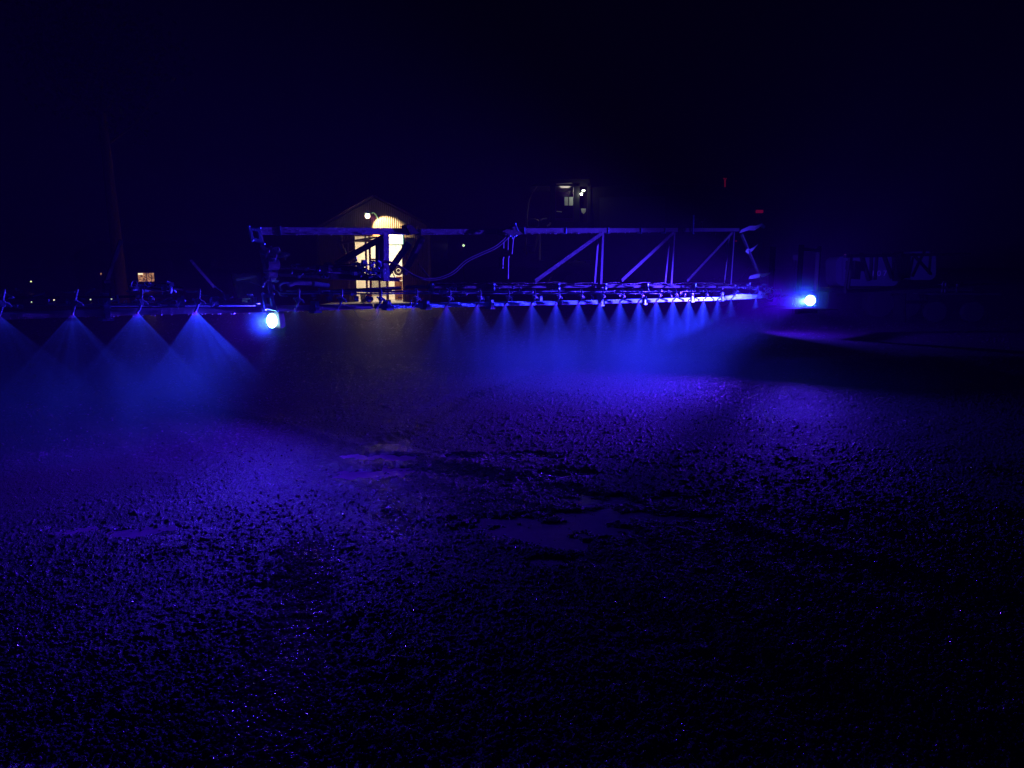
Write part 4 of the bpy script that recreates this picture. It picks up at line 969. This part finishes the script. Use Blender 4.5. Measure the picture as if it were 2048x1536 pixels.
# ------------------------------------------------------------------ far lights, houses, pole, trees
def house(px0, px1, pytop, Y, wins, label, roofpy):
    a = PY(px0, pytop, Y); c = PY(px1, pytop, Y)
    h = empty("house", ((a.x + c.x) / 2, Y, 0), label, "house", "houses beyond the yard")
    wy = Y
    b = MB(); b.boxlo((a.x, Y, 0), (c.x, Y + 7, a.z)); b.build("wall", M['render'], h)
    rz = PY(px0, roofpy, Y).z
    b = MB(); b.slab([(a.x - .4, Y - .3, a.z), (a.x - .4, Y + 3.5, rz), (a.x - .4, Y + 7.3, a.z)], (1, 0, 0), c.x - a.x + .8); b.build("roof", M['roof'], h)
    for (x0, y0, x1, y1, lit) in wins:
        p0 = PY(x0, y1, Y - .03); p1 = PY(x1, y0, Y - .03)
        b = MB(); t = .06
        b.boxlo((p0.x - t, Y - .06, p0.z - t), (p1.x + t, Y - .002, p0.z)); b.boxlo((p0.x - t, Y - .06, p1.z), (p1.x + t, Y - .002, p1.z + t))
        b.boxlo((p0.x - t, Y - .06, p0.z), (p0.x, Y - .002, p1.z)); b.boxlo((p1.x, Y - .06, p0.z), (p1.x + t, Y - .002, p1.z)); xm = p0.x + (p1.x - p0.x) * .52; b.boxlo((xm, Y - .06, p0.z), (xm + .05, Y - .002, p1.z))
        xm = p0.x + (p1.x - p0.x) * .80; b.boxlo((xm, Y - .055, p0.z), (xm + .04, Y - .002, p1.z))
        wf = b.build("window", M['dark'], h)
        b = MB(); b.boxlo((p0.x, Y - .03, p0.z), (p1.x, Y - .01, p1.z)); b.build("pane", lit_mat, wf)
        if lit:
            b = MB(); b.boxlo((p0.x + .02, Y - .045, p1.z - .12), (p0.x + (p1.x - p0.x) * .3, Y - .032, p1.z - .02)); b.build("ceiling_light", M['winlit2'], wf)
def win_mat():
    m, t, N, L = nodes('lit_curtained_pane'); b = N["Principled BSDF"]; b.inputs["Base Color"].default_value = (.2, .1, .05, 1)
    tc = N.new("ShaderNodeTexCoord"); nz = N.new("ShaderNodeTexNoise"); nz.inputs["Scale"].default_value = 9; L.new(tc.outputs["Object"], nz.inputs["Vector"])
    cr = N.new("ShaderNodeValToRGB"); cr.color_ramp.elements[0].position = .38; cr.color_ramp.elements[0].color = (.05, .01, .01, 1); cr.color_ramp.elements[1].position = .62; cr.color_ramp.elements[1].color = (.9, .42, .2, 1)
    L.new(nz.outputs["Fac"], cr.inputs[0]); L.new(cr.outputs[0], b.inputs["Emission Color"]); b.inputs["Emission Strength"].default_value = .8
    return m
lit_mat = win_mat()
house(150, 345, 520, 55, [(277, 546, 308, 563, True), (201, 546, 206, 550, False)], "dark low house with one lit orange window behind the left end of the boom", 480)
pl = PY(243, 605, 30)
b = MB(); X0 = pl.x; pts = [PY(247, 560 if k == 0 else 560 - 30 * k, 30) for k in range(8)]
pts[0] = Vector((pl.x + .10, 30, 0)); trunk_pts = [Vector((pl.x + .06 - .03 * k, 30, .0 + k * 1.05)) for k in range(9)]
tr = empty("tree", (pl.x, 30, 0), "bare brown tree trunk lit from the right near the lit house window", "tree")
b.tube(trunk_pts, [.26 - .014 * k for k in range(9)], 14); b.build("trunk", M['bark'], tr)
b = MB(); rr = random.Random(4)
for k in range(7):
    a = trunk_pts[8 - k % 3]; dv = Vector((rr.uniform(-1, 1), rr.uniform(-1, 1), rr.uniform(.4, 1))).normalized(); b.tube([a, a + dv * 1.4, a + dv * 2.6 + Vector((0, 0, .6))], [.07, .04, .015], 6)
b.build("limbs", M['bark'], tr)
b = MB()
for k in range(2600):
    d_ = Vector((rr.gauss(0, 1), rr.gauss(0, 1), rr.gauss(0, .7))); d_ = d_.normalized() * (2.6 * rr.random() ** .45)
    c = Vector((pl.x, 30, 9.6)) + d_ * (1 + .3 * math.sin(d_.x * 3)); a = Vector((rr.uniform(-1, 1), rr.uniform(-1, 1), rr.uniform(-1, 1))).normalized() * .13; e = a.cross(Vector((rr.uniform(-1, 1), rr.uniform(-1, 1), rr.uniform(-1, 1)))).normalized() * .08
    b.add([c - a, c + e, c + a, c - e], [(0, 1, 2, 3)])
b.build("crown", M['leaf'], tr)
M['faintlamp'] = emit('faint_lamp_lens', (.9, 1.0, .75), 1.0)
def yard_lamp(px, py, Y, r, label, m='faintlamp', cat="lamp"):
    c = PY(px, py, Y); o = empty("yard_lamp", (c.x, Y, 0), label, cat, "small lamps far behind the boom")
    b = MB(); b.tube([(c.x, Y + .06, 0), (c.x, Y + .06, c.z)], .03, 6); b.box(c + Vector((0, .08, r + .02)), (.12, .18, .03)); b.build("post", M['dark'], o)
    b = MB(); b.ball(c, r, 8, 6); b.build("bulb", M[m], o)
yard_lamp(927, 491, 45, .075, "tiny white lamp on a post between the shed and the harvester")
yard_lamp(1660, 547, 26, .055, "tiny warm lamp just above the big far blue lamp")
yard_lamp(63, 604, 34, .028, "tiny white lamp seen below the boom rail nearest the left edge")
yard_lamp(108, 600, 34, .032, "tiny warm lamp below the rail just left of the second nozzle", 'winlit2')
yard_lamp(181, 599, 34, .032, "tiny white lamp below the rail just right of the second nozzle")
lamp("trunk_fill_light", 'POINT', PY(300, 597, 28.4), 2.0, (1, .6, .5), None, shadow_soft_size=.05)  # bare light added to brighten the trunk, no lamp stands here
yard_lamp(223, 597, 34, .045, "tiny greenish lamp below the rail by the tree trunk")
yard_lamp(62, 563, 50, .05, "faint white lamp above the boom near the left edge", 'winlit2')
# small sign
sg = empty("sign", (PY(1592, 600, 24).x, 24, 0), "small pale square sign on a post above the far blue lamp", "sign")
b = MB(); b.box(PY(1592, 515, 24), (.2, .02, .17)); b.build("board", M['render'], sg)
b = MB(); c = PY(1592, 515, 24); b.tube([(c.x, 24.03, 0), (c.x, 24.03, c.z)], .025, 6); b.build("post", M['matte'], sg)

# ------------------------------------------------------------------ haze
b = MB(); b.boxlo((-70, -6, -1.0), (70, 75, 14.0)); m, t, N, L = nodes('night_haze'); N.remove(N["Principled BSDF"])
v = N.new("ShaderNodeVolumePrincipled"); v.inputs["Color"].default_value = (.95, .12, 1, 1); v.inputs["Density"].default_value = HAZE; v.inputs["Anisotropy"].default_value = .2
L.new(v.outputs[0], N["Material Output"].inputs["Volume"])
hz = b.build("haze", m); tag(hz, "thin damp night haze glowing blue round the lamps", None, None, 'stuff')

for o in bpy.data.objects:
    if '_w' in o: del o['_w']
